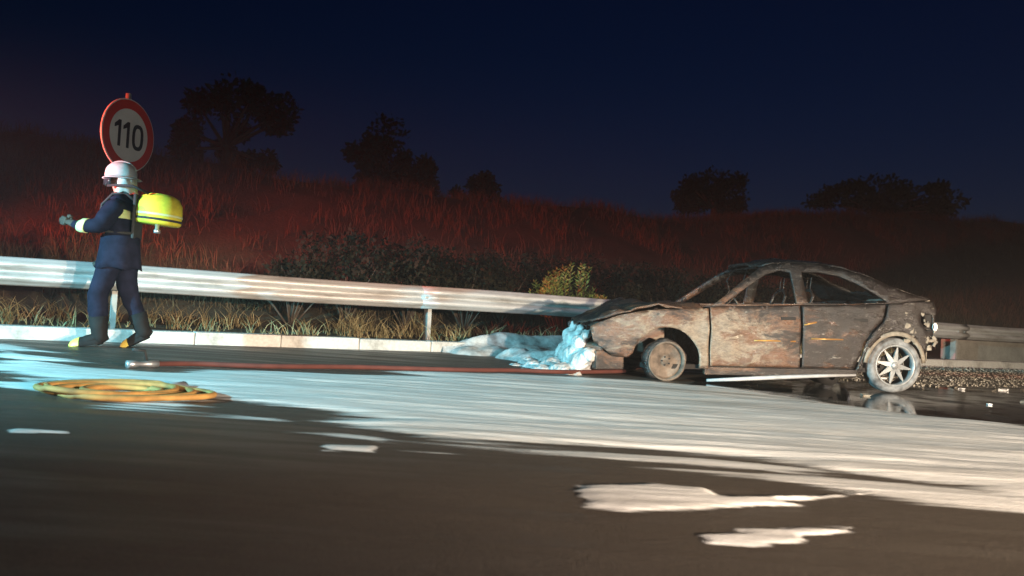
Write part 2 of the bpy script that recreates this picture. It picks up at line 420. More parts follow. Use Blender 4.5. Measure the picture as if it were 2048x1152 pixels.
# local: -Y is the sign face normal after rotation
SZ = 2.61 - szg + .15
tube('post', [(0, .045, 0), (0, .045, 3.13 - szg + .15)], .034, M_POST, sign, 14)
bm = bmesh.new(); add_lathe(bm, [(.001, .0), (.44, .0), (.45, .003), (.45, .018), (.44, .012), (.001, .012)], 48, 'Y', (0, 0, SZ)); bm_obj('disc', bm, M_SWHITE, sign)
bm = bmesh.new(); add_lathe(bm, [(.325, -.003), (.435, -.003)], 64, 'Y', (0, 0, SZ)); bm_obj('red_border', bm, M_SRED, sign)
for zz in (-.22, .22): box('bracket', (0, .03, SZ + zz), (.5, .02, .035), M_SBACK, sign)
def sign_strip(name, loops):
    bm = bmesh.new()
    for lp in loops:
        if len(lp) == 2:
            o_, i_ = lp; n = len(o_); vo = [bm.verts.new(p) for p in o_]; vi = [bm.verts.new(p) for p in i_]
            for q in range(n): bm.faces.new((vo[q], vo[(q + 1) % n], vi[(q + 1) % n], vi[q]))
        else: bm.faces.new([bm.verts.new(p) for p in lp[0]])
    return bm_obj(name, bm, M_SBLACK, sign)
yd = -.0045
def one(cx):
    p = [(.035, -.16), (.035, .16), (-.005, .16), (-.075, .10), (-.075, .055), (-.012, .085), (-.012, -.16)]
    return [[(cx + a, yd, SZ + b) for a, b in p]]
def oval(cx, rx, rz, n=28):
    q = []
    for i in range(n):
        a = 2 * math.pi * i / n; c, s_ = math.cos(a), math.sin(a)
        q.append((cx + rx * math.copysign(abs(c) ** .75, c), yd, SZ + rz * math.copysign(abs(s_) ** .75, s_)))
    return q
sign_strip('digit', [one(-.175)]); sign_strip('digit', [one(-.03)])
sign_strip('digit', [(oval(.15, .098, .162), oval(.15, .05, .115))])

# ------------------------------------------------------------------ vegetation
def leaf_mesh(name, C, nrm_spread, L, Wd, mat, parent=None, upbias=0.0):
    n = len(C); d = rng.normal(size=(n, 3)); d[:, 2] += upbias; d /= np.linalg.norm(d, axis=1)[:, None]
    q = rng.normal(size=(n, 3)); q -= d * (q * d).sum(1)[:, None]; q /= np.linalg.norm(q, axis=1)[:, None]
    l = (L * rng.uniform(.6, 1.3, n))[:, None]; w = (Wd * rng.uniform(.6, 1.3, n))[:, None]
    V = np.stack([C, C + d * l * .5 + q * w, C + d * l, C + d * l * .5 - q * w], 1).reshape(-1, 3)
    i = np.arange(n) * 4; F = np.stack([i, i + 1, i + 2, i + 3], -1)
    return np_tris(name, V, F, mat, parent)
def blob_pts(n, c, r, hollow=.35):
    d = rng.normal(size=(n, 3)); d /= np.linalg.norm(d, axis=1)[:, None]
    rad = (hollow + (1 - hollow) * rng.uniform(0, 1, n) ** .5)[:, None]
    return np.array(c) + d * rad * np.array(r)
def tree(x, y, zb, h, rx, rzz, label, seed, leaves=5200, leafsz=.17):
    global rng; rng = np.random.default_rng(seed); random.seed(seed)
    root = tag(empty('tree', (x, y, zb)), label, 'tree', 'trees on the hill crest')
    ct = h - rzz
    bm = bmesh.new(); add_tube(bm, [(0, 0, -.3), (.05, .02, h * .25), (-.03, .05, h * .5), (.02, 0, h * .8)], [.16, .13, .09, .03], 8)
    lobes = []
    for i in range(17):
        a = random.uniform(0, 6.28); rr = random.uniform(.3, 1.0); zz = ct + random.uniform(-.75, .6) * rzz
        p = (math.cos(a) * rx * rr, math.sin(a) * rx * rr, zz); lobes.append((p, random.uniform(.16, .38)))
        add_tube(bm, [(0, 0, h * .3), (p[0] * .5, p[1] * .5, (zz + h * .3) * .5), p], [.06, .04, .012], 5)
    lobes.append(((0, 0, ct + rzz * .55), .45))
    bm_obj('trunk', bm, M_BARK, root, True)
    C = np.concatenate([blob_pts(leaves // len(lobes), p, (rx * s_, rx * s_, rzz * s_ * 1.1), .2) for p, s_ in lobes])
    leaf_mesh('crown', C, 1, leafsz, leafsz * .3, M_TREELEAF, root)
    return root
def tsz(t, s): x, y = W(t, s); return x, y, float(hill_z(t, s))
tree(*tsz(4.3, 22.0), 2.55, 1.35, 1.25, 'broad dark tree on the hill crest just beyond the speed limit sign', 11)
tree(*tsz(8.9, 23.0), 2.55, 1.3, 1.3, 'rounded dark tree standing alone on the hill crest above the scrub', 12)
tree(*tsz(12.4, 24.0), 1.35, .8, .7, 'smallest low dark tree on the hill crest beside the rounded one', 13, 2600)
tree(*tsz(22.3, 24.0), 2.1, 1.5, 1.0, 'low spreading dark tree on the crest above the roof of the burnt car', 14)
tree(*tsz(34.3, 26.0), 2.6, 2.9, 1.3, 'widest faint dark tree far along the crest beyond the burnt car', 15, 6000, .22)

def shrub(t, s, h, r, label, seed, mat=None, name='scrub_bush', leaves=2600, L=.085, group='dark scrub behind the guardrail'):
    global rng; rng = np.random.default_rng(seed); random.seed(seed)
    x, y, z = tsz(t, s); root = tag(empty(name, (x, y, z)), label, 'bush', group)
    bm = bmesh.new(); C = []
    for i in range(14):
        a = random.uniform(0, 6.28); rr = random.uniform(.2, .9) * r; tz_ = h * random.uniform(.5, .95)
        p = (math.cos(a) * rr, math.sin(a) * rr, tz_)
        add_tube(bm, [(0, 0, -.05), (p[0] * .5, p[1] * .5, tz_ * .55), p], [.018, .012, .004], 5)
        C.append(blob_pts(leaves // 14, (p[0], p[1], tz_ * .85), (r * .34, r * .34, h * .26), .15))
    bm_obj('stem', bm, M_BARK, root, True)
    leaf_mesh('foliage', np.concatenate(C), 1, L, L * .28, mat or M_DARKLEAF, root, .3)
    return root
SH = [(3.6, 12.3, .95, .7), (4.5, 12.5, 1.5, .85), (5.5, 12.6, 1.45, .9), (6.5, 12.5, 1.2, .8), (7.4, 12.9, 1.3, .85), (8.6, 13.1, 1.35, .9), (9.8, 13.0, 1.25, .9), (11.1, 13.2, 1.25, .9), (12.6, 13.2, 1.2, .95), (14.2, 13.3, 1.2, 1.0)]
for i, a in enumerate(SH):
    shrub(*a, 'dark scrub bush in the row between guardrail and hillside', 40 + i)

# the lit oleander-like shrub above the rail: upright shoots with lance leaves
def oleander(t, s):
    global rng; rng = np.random.default_rng(77); random.seed(77)
    x, y, z = tsz(t, s); root = tag(empty('flowering_shrub', (x, y, z)), 'yellow green leafy shrub rising above the guardrail by the car bonnet', 'shrub')
    bs = bmesh.new(); V = []; F = []; VT = []; FT = []
    def lf(Vl, Fl, p, d, L, w):
        q = d.cross(Vector((random.uniform(-1, 1), random.uniform(-1, 1), random.uniform(-1, 1)))).normalized(); n = d.cross(q); i = len(Vl)
        Vl += [p, p + d * L * .4 + q * w + n * .006, p + d * L, p + d * L * .4 - q * w + n * .006, p + d * L * .5 - n * .004]
        Fl += [(i, i + 1, i + 4), (i + 1, i + 2, i + 4), (i + 2, i + 3, i + 4), (i + 3, i, i + 4)]
    for i in range(58):
        u = random.uniform(-1, 1); bx = u * .72; hh = (1.24 - .40 * abs(u) ** 1.4 - (.22 if u > .45 else 0)) * random.uniform(.84, 1.04)
        by = random.uniform(-.28, .28); lean = u * .25
        top = Vector((bx * math.cos(ROAD_ANG) - by * math.sin(ROAD_ANG), bx * math.sin(ROAD_ANG) + by * math.cos(ROAD_ANG), hh)); b0 = Vector((top.x * .35, top.y * .35, 0))
        pts = [b0.lerp(top, q / 5) + Vector((0, 0, .05 * math.sin(q))) for q in range(6)]
        add_tube(bs, pts, [.011, .01, .009, .008, .006, .003], 5)
        for q in range(30):
            w_ = .45 + .57 * q / 29; p = b0.lerp(top, min(1, w_)); a = q * 2.4
            d = Vector((math.cos(a), math.sin(a), random.uniform(.4, 1.2))).normalized()
            if q > 24: lf(VT if random.random() < .4 else V, None or (FT if False else F), p, d, .09, .013) if False else lf(V, F, p, d, .09, .014)
            else: lf(V, F, p, d, random.uniform(.09, .14), .015)
        for q in range(2):
            d = Vector((random.uniform(-.5, .5), random.uniform(-.5, .5), 1)).normalized(); lf(VT, FT, top, d, .06, .011)
    bm_obj('stem', bs, M_BARK, root, True)
    mesh_obj('foliage', V, F, M_OLEANDER, root); tag(mesh_obj('shoot_tips', VT, FT, M_TIP, root), kind='stuff')
oleander(8.3, 12.15)

def blades(name, n, pick, hmin, hmax, wd, mat, lean=.35, zf=hill_z, clump=6, spread=.08):
    T = np.empty(n); S = np.empty(n); nc = n // clump
    ct, cs = pick(nc); T = np.repeat(ct, clump) + rng.normal(0, spread, nc * clump); S = np.repeat(cs, clump) + rng.normal(0, spread, nc * clump); n = nc * clump
    S = np.maximum(S, S_KERB + KERB_W + .02)
    X = P0[0] + D[0] * T + N[0] * (S - S0); Y = P0[1] + D[1] * T + N[1] * (S - S0); Z = zf(T, S) - .03
    h = rng.uniform(hmin, hmax, n) * np.repeat(rng.uniform(.5, 1, nc), clump); a = rng.uniform(0, 6.28, n); b = rng.uniform(0, 6.28, n)
    lx = np.cos(a) * h * lean * rng.uniform(.2, 1.4, n); ly = np.sin(a) * h * lean * rng.uniform(.2, 1.4, n)
    wx = np.cos(b) * wd; wy = np.sin(b) * wd; B = np.stack([X, Y, Z], -1)
    dm = np.stack([lx * .35, ly * .35, h * .6], -1); dt = np.stack([lx, ly, h * .97], -1); w = np.stack([wx, wy, 0 * wx], -1)
    V = np.stack([B - w, B + w, B + dm + w * .7, B + dm - w * .7, B + dt], 1).reshape(-1, 3)
    i = np.arange(n) * 5
    F = np.concatenate([np.stack([i, i + 1, i + 2], -1), np.stack([i, i + 2, i + 3], -1), np.stack([i + 3, i + 2, i + 4], -1)])
    return np_tris(name, V, F, mat)
rng = np.random.default_rng(5)
def pick_hill(n):
    t = rng.uniform(-8, 40, n * 6); s = rng.uniform(12.9, 24, n * 6); f_ = fbm(t * .7, s * .9, 21, 5); keep = f_ > rng.uniform(-.35, .45, n * 6)
    return t[keep][:n], s[keep][:n]
tag(blades('hillside_grass', 84000, pick_hill, .04, .50, .006, M_DRY, .55, clump=12, spread=.11), 'tall dry grass covering the dark hillside', 'grass', kind='stuff')
def pick_verge(n): return rng.uniform(-3, 16, n), rng.uniform(10.75, 12.3, n) 
tag(blades('verge_weeds', 5200, pick_verge, .05, .42, .007, M_WEED, .9, clump=13, spread=.06), 'dry weeds and stalks growing beneath the guardrail', 'weeds', kind='stuff')

# ------------------------------------------------------------------ foam
def sdpoly(X, Y, poly):
    P = np.array(poly); d = np.full(X.shape, 1e9); ins = np.zeros(X.shape, bool)
    for a, b in zip(P, np.roll(P, -1, 0)):
        e = b - a; wx = X - a[0]; wy = Y - a[1]; u = np.clip((wx * e[0] + wy * e[1]) / (e @ e), 0, 1)
        d = np.minimum(d, np.hypot(wx - e[0] * u, wy - e[1] * u))
        c = ((a[1] <= Y) & (b[1] > Y)) | ((b[1] <= Y) & (a[1] > Y))
        xi = a[0] + (Y - a[1]) / (e[1] if abs(e[1]) > 1e-9 else 1e-9) * e[0]
        ins ^= c & (X < xi)
    return np.where(ins, d, -d)
def foam(name, poly_ts, step, thick, ragged, seed, label=None, holes=.0, zf=None, yr=None, mat=None, stretch=(.35, 1.5), iso=False):
    poly = [W(*p) for p in poly_ts]; P = np.array(poly)
    u0, u1 = (P[:, 0] / P[:, 1]).min() - .08, (P[:, 0] / P[:, 1]).max() + .08
    y0, y1 = P[:, 1].min() - .3, P[:, 1].max() + .3
    us = np.arange(u0, u1, step); ny = int(math.log(y1 / y0) / step); ys = y0 * np.exp(np.arange(ny + 1) * step)
    Yg, Ug = np.meshgrid(ys, us, indexing='ij'); Xg = Ug * Yg
    sd = sdpoly(Xg, Yg, poly)
    g = np.minimum(sd, ragged * 1.6) + ragged * 1.5 * fbm(Xg * stretch[0] / ragged * .5, Yg * stretch[1] / ragged * .5, seed, 5)
    if holes: g = g - holes * np.clip(fbm(Xg * .22, Yg * 2.6, seed + 5, 4) - .14, 0, 1)
    h = thick * np.tanh(g / (ragged * .8)) + np.where(g > 0, 1, .3) * thick * (.9 * fbm(Xg * .7, Yg * 3.4, seed + 9, 4) + .10 * fbm(Xg * 5, Yg * 16, seed + 3, 3)) * np.clip(np.abs(g) / ragged, 0, 1)
    if iso: h = thick * np.tanh(g / (ragged * .8)) * (1 + .55 * fbm(Xg * 2, Yg * 2, seed + 9, 3)) + np.clip(g / ragged, 0, 1) * thick * (.22 * fbm(Xg * 7, Yg * 7, seed + 2, 4) + .06 * fbm(Xg * 30, Yg * 30, seed + 3, 3))
    h = np.maximum(h, -.02)
    if not iso: h = np.maximum(h, .003)
    cover = np.clip((g / ragged + .25) / (1.1 if not iso else .5), 0, 1).ravel()
    Z = (gz(Xg, Yg) if zf is None else zf(Xg, Yg)) + h
    V = np.stack([Xg, Yg, Z], -1).reshape(-1, 3); n, m_ = Xg.shape
    i = np.arange((n - 1) * m_).reshape(n - 1, m_)[:, :-1].ravel(); F = np.stack([i, i + 1, i + m_ + 1, i + m_], -1)
    keep = (cover[F] > 0).any(1); F = F[keep]
    used = np.unique(F); mp = -np.ones(len(V), int); mp[used] = np.arange(len(used))
    o = np_tris(name, V[used], mp[F], mat or M_FOAM, None, True)
    at_ = o.data.attributes.new('cover', 'FLOAT', 'POINT'); at_.data.foreach_set('value', cover[used].astype(np.float32))
    return tag(o, label, 'foam', kind='stuff')
foam('firefighting_foam', [(-0.16, 9.5), (0.08, 9.59), (0.57, 8.53), (0.83, 7.65), (1.29, 7.37), (2.89, 7.48), (4.44, 7.47), (6.04, 7.09), (6.35, 6.67), (6.59, 5.88), (6.84, 5.22), (7.03, 4.6), (7.44, 4.0), (8.2, 3.2), (9.3, 2.5), (8.6, 1.2), (6.3, 0.5), (5.0, 1.3), (4.2, 2.1), (4.05, 2.42), (3.86, 2.68), (3.77, 3.05), (3.62, 3.24), (3.2, 3.55), (2.42, 3.77), (1.98, 4.02), (1.91, 4.58), (1.64, 5.07), (1.28, 5.62), (0.89, 6.17), (0.46, 6.59), (0.15, 7.19), (-0.04, 7.41)],
     .0042, .020, .30, 3, 'wide streaked sheet of white firefighting foam spread across the road', .8, stretch=(.14, 1.9))
foam('foam_patch', [(2.14, 2.62), (2.33, 2.93), (2.71, 2.93), (2.9, 2.76), (2.85, 2.62), (3.68, 2.51), (3.41, 2.46), (2.68, 2.44), (2.26, 2.51)], .003, .014, .06, 4, 'tapered white foam patch on the bare asphalt in front of the foam sheet', stretch=(.10, 1.6))
foam('foam_patch', [(2.33, 2.19), (2.52, 2.2), (2.79, 2.17), (2.97, 2.1), (2.94, 2.05), (2.7, 2.05), (2.68, 1.99), (2.4, 2.03), (2.29, 2.1)], .003, .009, .035, 5, 'short broken white foam scrap nearer the camera than the tapered patch', stretch=(.10, 1.6))
foam('foam_patch', [(0.27, 4.62), (0.53, 4.5), (0.51, 4.43), (0.28, 4.5)], .003, .01, .03, 6, 'thin white foam strip on the road beside the orange hose coil', stretch=(.10, 1.6))
foam('foam_patch', [(1.57, 4.03), (1.84, 3.93), (1.76, 3.75), (1.53, 3.85)], .003, .01, .05, 8, 'small streaky foam patch at the front edge of the foam sheet', stretch=(.08, 2.0))
foam('thin_foam', [(0.3, 6.9), (1.3, 5.6), (1.7, 4.9), (2.0, 4.0), (2.6, 3.8), (3.5, 3.5), (3.9, 2.9), (4.3, 2.3), (4.3, 1.7), (3.7, 2.3), (3.3, 2.9), (2.6, 3.3), (2.0, 3.65), (1.5, 4.5), (0.7, 5.2), (0.1, 6.4)],
     .0032, .007, .22, 17, 'thin torn streaks of foam along the near edge of the foam sheet', 1.6, stretch=(.05, 3.4))
kz = lambda X, Y: gz(X, Y) + KERB_H * sstep(S_KERB - .12, S_KERB + .06, TS(X, Y)[1])
foam('foam_heap', [(5.2, 10.1), (5.5, 10.9), (6.5, 11.1), (7.6, 11.0), (7.8, 10.0), (7.0, 9.75), (6.0, 9.95)], .004, .13, .32, 10, 'lumpy heap of foam piled on the kerb in front of the car', zf=kz, stretch=(.8, .8), iso=True, mat=M_FROTH)
foam('foam_heap', [(5.75, 9.55), (6.2, 9.6), (6.7, 9.2), (6.6, 8.75), (6.1, 8.8), (5.7, 9.2)], .004, .17, .26, 12, 'rounded mound of foam on the road at the car nose', stretch=(.8, .8), iso=True, mat=M_FROTH)

# ------------------------------------------------------------------ fire hoses
def ground_pts(l, dz): return [(x, y, gz(x, y) + dz) for x, y in (W(*q) for q in l)]
hp = spline(ground_pts([(1.25, 7.62), (1.6, 7.70), (2.2, 7.60), (3.0, 7.68), (4.1, 7.60), (4.7, 7.66), (5.2, 7.58), (5.8, 7.68), (6.3, 7.85), (6.8, 8.3), (7.3, 8.6)], .032), 10)
hs_ = tag(empty('fire_hose', hp[0]), 'dark red fire hose lying along the foam from nozzle to burnt car', 'fire hose')
tube('hose', [p - hp[0] for p in hp], .023, M_REDHOSE, hs_, 12)
dirn = (hp[0] - hp[3]).normalized()
bm = bmesh.new(); add_tube(bm, [dirn * d for d in (-.02, .05, .08, .14, .17, .24)], [.03, .03, .024, .02, .028, .032], 14); bm_obj('nozzle', bm, M_BRASS, hs_, True)
tube('valve_handle', [dirn * .08 + Vector((0, 0, .03)), dirn * .10 + Vector((0, 0, .11)), dirn * .2 + Vector((0, 0, .12))], .012, M_RUBBER, hs_)
cx, cy = W(.82, 5.86)
coil = tag(empty('hose_coil', (cx, cy, gz(cx, cy))), 'coil of orange hose lying flat on the road at the foam edge', 'hose coil')
pts = []; random.seed(33)
ph = [random.uniform(0, 6) for _ in range(6)]
for i in range(241):
    lap = i / 240 * 5.2; a = lap * 2 * math.pi; r = .225 + .02 * lap + .045 * math.sin(a * .37 + ph[0]) + .018 * math.sin(a * 1.73 + ph[1]) + .008 * math.sin(a * 4.1 + ph[2])
    x_, y_ = r * 1.35 * math.cos(a) + .07 * math.sin(lap * 1.3 + ph[3]), r * math.sin(a) + .06 * math.cos(lap * 1.7 + ph[4])
    pts.append((x_, y_, .016 + .013 * (int(lap * 1.9) % 3) + .010 * (1 + math.sin(a * 1.3 + ph[5])) + .025 * (-.491 * x_ + .871 * y_)))
hz = tube('hose', pts, .024, M_ORANGE, coil, 8); hz.scale = (1, 1, .8)
bm = bmesh.new(); e = Vector(pts[-1]); add_tube(bm, [e, e + Vector((.02, .08, 0)), e + Vector((.02, .14, 0))], [.034, .036, .036], 12); bm_obj('coupling', bm, M_BRASS, coil, True)

# ------------------------------------------------------------------ burnt car
def burnt(name, ash=.5, rust=.5, soot=.5, seed=0.0):
    k = NT(name, .75, .6)
    big = k.noise(1.9, 9, .74, k.coord((1, 1, 1.4), (seed, seed * .7, 0)))
    med = k.noise(4.0, 12, .80, k.coord((.7, 1, 1.6), (seed * 1.3, 2, 1)), .5)
    med2 = k.noise(2.6, 12, .80, k.coord((.7, 1, 1.5), (9 + seed, 4, 3)), .4)
    fine = k.noise(30, 6, .8, k.coord((.6, 1, 1.2))); fleck = k.noise(15, 8, .8, k.coord((.45, 1, 1.5), (seed, 7, 2)))
    sep = k.n('ShaderNodeSeparateXYZ'); k.l(k.tc.outputs['Object'], sep.inputs[0])
    # ash settled thickest on the wing and front door, soot towards the tail and along the window line
    dx = k.math('MULTIPLY', k.math('SUBTRACT', sep.outputs['X'], 2.15), .75); dz = k.math('MULTIPLY', k.math('SUBTRACT', sep.outputs['Z'], .56), 1.9)
    rr = k.math('SQRT', k.math('ADD', k.math('MULTIPLY', dx, dx), k.math('MULTIPLY', dz, dz)))
    near = k.math('SUBTRACT', .24, k.math('MULTIPLY', rr, .26))          # +.24 on the wing, negative away from it
    c = k.ramp(big, [(.34, (.060, .027, .017)), (.47, (.150, .066, .036)), (.56, (.095, .060, .045)), (.66, (.17, .12, .09))])
    c = k.mix(.4, c, k.ramp(fine, [(.32, (.028, .018, .014)), (.68, (.24, .15, .10))]))
    a = k.math('ADD', med, k.math('ADD', near, -.17 + .14 * ash))
    c = k.mix(k.math('MULTIPLY', k.ramp(a, [(.50, grey(0)), (.58, grey(1))]), .85), c, k.ramp(fine, [(.28, (.085, .07, .055)), (.72, (.36, .30, .23))]))
    so_ = k.math('ADD', k.math('SUBTRACT', med2, k.math('MULTIPLY', near, .75)), -.10 + .16 * soot)
    c = k.mix(k.math('MULTIPLY', k.ramp(so_, [(.47, grey(0)), (.55, grey(1))]), .93), c, (.016, .014, .014))
    c = k.mix(k.ramp(fleck, [(.60, grey(0)), (.67, grey(.8))]), c, (.40, .37, .33))
    k.color(c); k.rough(k.ramp(med2, [(.4, grey(.16)), (.62, grey(.58))])); k.bump(k.math('ADD', k.math('MULTIPLY', med, 1.5), fine), .7, .016)
    return k.m
M_ASH = burnt('burnt_ash', .72, .4, .75, 0.0)
M_BURN = burnt('burnt_rust', .35, .8, .8, 3.1)
M_SOOT = burnt('burnt_soot', .22, .4, .95, 5.7)
M_ROOFM = burnt('burnt_roof', .3, .8, .6, 8.2)
M_CHAR = plain('char', (.016, .014, .013), .85, scale=12)
M_INT = burnt('burnt_interior', .1, .6, .8, 1.4)
M_RIM = plain('ashy_alloy', (.27, .28, .285), .45, .3, var=.3, scale=14)
M_ASHTYRE = plain('ashy_tyre', (.16, .165, .17), .8, var=.8, scale=9)
M_RUSTRIM = plain('burnt_rim', (.12, .095, .075), .75, var=.7, scale=9)
M_LENS = plain('lamp_reflector', (.88, .88, .88), .3, 0, var=.03)
M_PALE = plain('pale_ash', (.21, .185, .15), .8, var=.5, scale=16)
M_GLINT = plain('amber_glint_trim', (.50, .26, .07), .3, .4)  # amber base colour stands in for orange glints on the doors
M_SILLTRIM = plain('pale_sill_trim', (.40, .42, .44), .5)

CYAW = R(185.6)
cox, coy = 4.175, 10.21
car = tag(empty('burnt_car'), 'burnt out hatchback shell with ashy rusted panels and missing glass on the foam', 'car')
nrm = Vector((.491 * .025, -.871 * .025, 1)).normalized()
q1 = Vector((0, 0, 1)).rotation_difference(nrm).to_matrix()
car.matrix_world = Matrix.Translation((cox, coy, gz(cox, coy))) @ (q1 @ Matrix.Rotation(CYAW, 3, 'Z')).to_4x4() @ Matrix.Translation((0, 0, .31)) @ Matrix.Rotation(R(2.2), 4, 'Y') @ Matrix.Translation((0, 0, -.31))

def lerp_tab(tab, x):
    return float(np.interp(x, [a for a, _ in tab], [b for _, b in tab]))
TOP = [(-.56, .98), (-.50, 1.05), (-.36, 1.075), (-.2, 1.115), (0, 1.19), (.25, 1.295), (.5, 1.375), (.75, 1.418), (1.05, 1.43), (1.3, 1.405), (1.47, 1.365)]
BELT = [(-.6, .93), (-.3, 1.0), (0, .985), (.6, .955), (1.4, .93), (2.1, .90), (2.4, .885), (2.8, .865), (3.1, .80), (3.36, .70), (3.45, .64)]
def wid(x):
    w = .845
    if x > 2.3: w -= .11 * ((x - 2.3) / 1.1) ** 2
    if x < .3: w -= .09 * ((.3 - x) / .85) ** 2
    return w
def yside(x, z):
    b = lerp_tab(BELT, x); w = wid(x)
    if z <= b:
        u = (z - .56) / .38
        y = w - .045 * u * u
        if .60 < z < .66: y += .006
    else:
        y = w - .05 - .52 * (z - b) * (1 + .12 * (z - b))
    return y
def warp(x, y, z, k=1.0):
    a = float(fbm(x * 3.1, z * 3.3 + y, 31, 3)); b = float(fbm(x * 9, z * 9 + y, 37, 2))
    return k * (.030 * a + .015 * b)
def inpoly(p, poly):
    c = False; n = len(poly)
    for i in range(n):
        a, b = poly[i], poly[(i + 1) % n]
        if (a[1] > p[1]) != (b[1] > p[1]) and p[0] < (b[0] - a[0]) * (p[1] - a[1]) / (b[1] - a[1]) + a[0]: c = not c
    return c
def densify(poly, st):
    o = []
    for a, b in zip(poly, poly[1:] + poly[:1]):
        n = max(1, int(math.hypot(b[0] - a[0], b[1] - a[1]) / st))
        for i in range(n): o.append((a[0] + (b[0] - a[0]) * i / n, a[1] + (b[1] - a[1]) * i / n))
    return o
def panel(name, outer, holes, mapf, mat, parent, st=.048, thick=.016):
    loops = [densify(outer, st)] + [densify(h, st) for h in holes]
    vs_ = []; es = []
    for lp in loops:
        i0 = len(vs_); vs_ += [Vector(p) for p in lp]; es += [(i0 + i, i0 + (i + 1) % len(lp)) for i in range(len(lp))]
    xs = [p[0] for p in outer]; zs = [p[1] for p in outer]
    x = min(xs) + st / 2
    while x < max(xs):
        z = min(zs) + st / 2
        while z < max(zs):
            p = (x + random.uniform(-.1, .1) * st, z + random.uniform(-.1, .1) * st)
            if inpoly(p, loops[0]) and not any(inpoly(p, h) for h in loops[1:]):
                if min(math.hypot(p[0] - q.x, p[1] - q.y) for q in vs_[:sum(map(len, loops))]) > st * .45: vs_.append(Vector(p))
            z += st
        x += st
    V, E_, F, *_ = delaunay_2d_cdt(vs_, es, [], 0, 1e-5)
    out = []
    for f in F:
        c = (sum(V[i].x for i in f) / len(f), sum(V[i].y for i in f) / len(f))
        if inpoly(c, loops[0]) and not any(inpoly(c, h) for h in loops[1:]): out.append(f)
    o = mesh_obj(name, [mapf(v.x, v.y) for v in V], out, mat, parent, True)
    so = o.modifiers.new('solidify', 'SOLIDIFY'); so.thickness = thick; so.offset = 0
    return o
def side_map(sg, k=1.0, off=0.0):
    return lambda x, z: (x, sg * (yside(x, z) + off + warp(x, sg, z, k)), z)
def arc(cx, cz, r, a0, a1, n): return [(cx + r * math.cos(R(a0 + (a1 - a0) * i / n)), cz + r * math.sin(R(a0 + (a1 - a0) * i / n))) for i in range(n + 1)]
BL = lambda x: lerp_tab(BELT, x)
TP = lambda x: lerp_tab(TOP, x)
A = .365
FRW = [(1.13, .955), (1.13, 1.31), (1.25, 1.325), (1.42, 1.275), (1.62, 1.15), (1.80, 1.03), (1.95, .935), (1.6, .935)]
RRW = [(1.0, .965), (1.0, 1.315), (.8, 1.32), (.58, 1.285), (.38, 1.2), (.2, 1.09), (.06, 1.0), (.5, .97)]
for sg in (1, -1):
    # front wing with wheel arch
    panel('front_wing', [(2.12, .24), (2.22, .24)] + arc(2.58, .31, A, 168, 12, 14) + [(3.0, .34), (3.16, .36), (3.36, .50), (3.40, .66)] + [(x, BL(x) - .012) for x in (3.3, 3.1, 2.9, 2.7, 2.4, 2.12)], [], side_map(sg, 1.6), M_ASH if sg > 0 else M_BURN, car)
    fd = panel('front_door', [(1.10, .27), (2.10, .27), (2.10, BL(2.1)), (1.6, BL(1.6)), (1.10, BL(1.1))], [], side_map(sg, 1.3, -.004), M_ASH, car)
    rd = panel('rear_door', [(.385, .56), (.42, .40), (.47, .27), (1.07, .27), (1.07, BL(1.07)), (.6, BL(.6)), (.10, BL(.1)), (.17, .80), (.30, .68)], [], side_map(sg, 1.3, -.004), M_BURN, car)
    panel('rear_quarter', [(.45, .25), (.44, .27), (.395, .40), (.36, .555), (.28, .665), (.14, .79), (.07, BL(.07)), (-.2, BL(-.2) + .02), (-.5, 1.03), (-.53, .93), (-.50, .80), (-.47, .66), (-.44, .60), (-.40, .50), (-.37, .45)] + arc(0, .31, A, 160, 10, 14) + [(.37, .25)], [[(-.47, .88), (-.46, .72), (-.36, .70), (-.30, .80), (-.33, .90)]], side_map(sg, 1.5), M_SOOT, car)
    # cant rail, pillars and window openings above the belt line
    up_poly = [(2.08, BL(2.08) + .008), (1.92, 1.02), (1.70, 1.19), (1.50, 1.325), (1.40, 1.375)] + [(x, TP(x) - .012) for x in (1.3, 1.05, .75, .5, .25, 0, -.2, -.36, -.46)] + [(x, BL(x) + .03 if x < 0 else BL(x) + .008) for x in (-.3, .0, .3, .7, 1.1, 1.6)]
    panel('window_frame', up_poly, [FRW, RRW], side_map(sg, .7), M_ROOFM, car, .05, .035)
    box('sill', (1.30, sg * .80, .215), (1.72, .07, .085), M_SOOT, car, None, .015)
    # door handles; amber strips paint in glints of orange light
    for dx, d in ((1.22, fd), (.40, rd)):
        box('door_handle', (dx + .02, sg * (yside(dx, .80) + .012), .80), (.17, .03, .035), M_CHAR, d, None, .008)
    tube('glint_strip', [(1.16, sg * (yside(1.2, .555) + .012), .553), (1.5, sg * (yside(1.5, .56) + .016), .556), (1.62, sg * (yside(1.6, .56) + .004), .552)], .009, M_GLINT, fd, 6)
    tube('glint_strip', [(.62, sg * (yside(.6, .6) + .010), .585), (.98, sg * (yside(.95, .59) + .012), .588)], .008, M_GLINT, rd, 6)
    tube('glint_strip', [(.92, sg * (yside(.9, .74) + .006), .765), (1.06, sg * (yside(1.0, .73) + .01), .735)], .009, M_GLINT, rd, 6)
# sagging sill trim on the near side
tube('sill_trim', [(2.14, .855, .115), (1.8, .872, .135), (1.4, .875, .16), (.9, .862, .185), (.46, .842, .20)], [.016, .022, .024, .02, .012], M_SILLTRIM, car, 8)
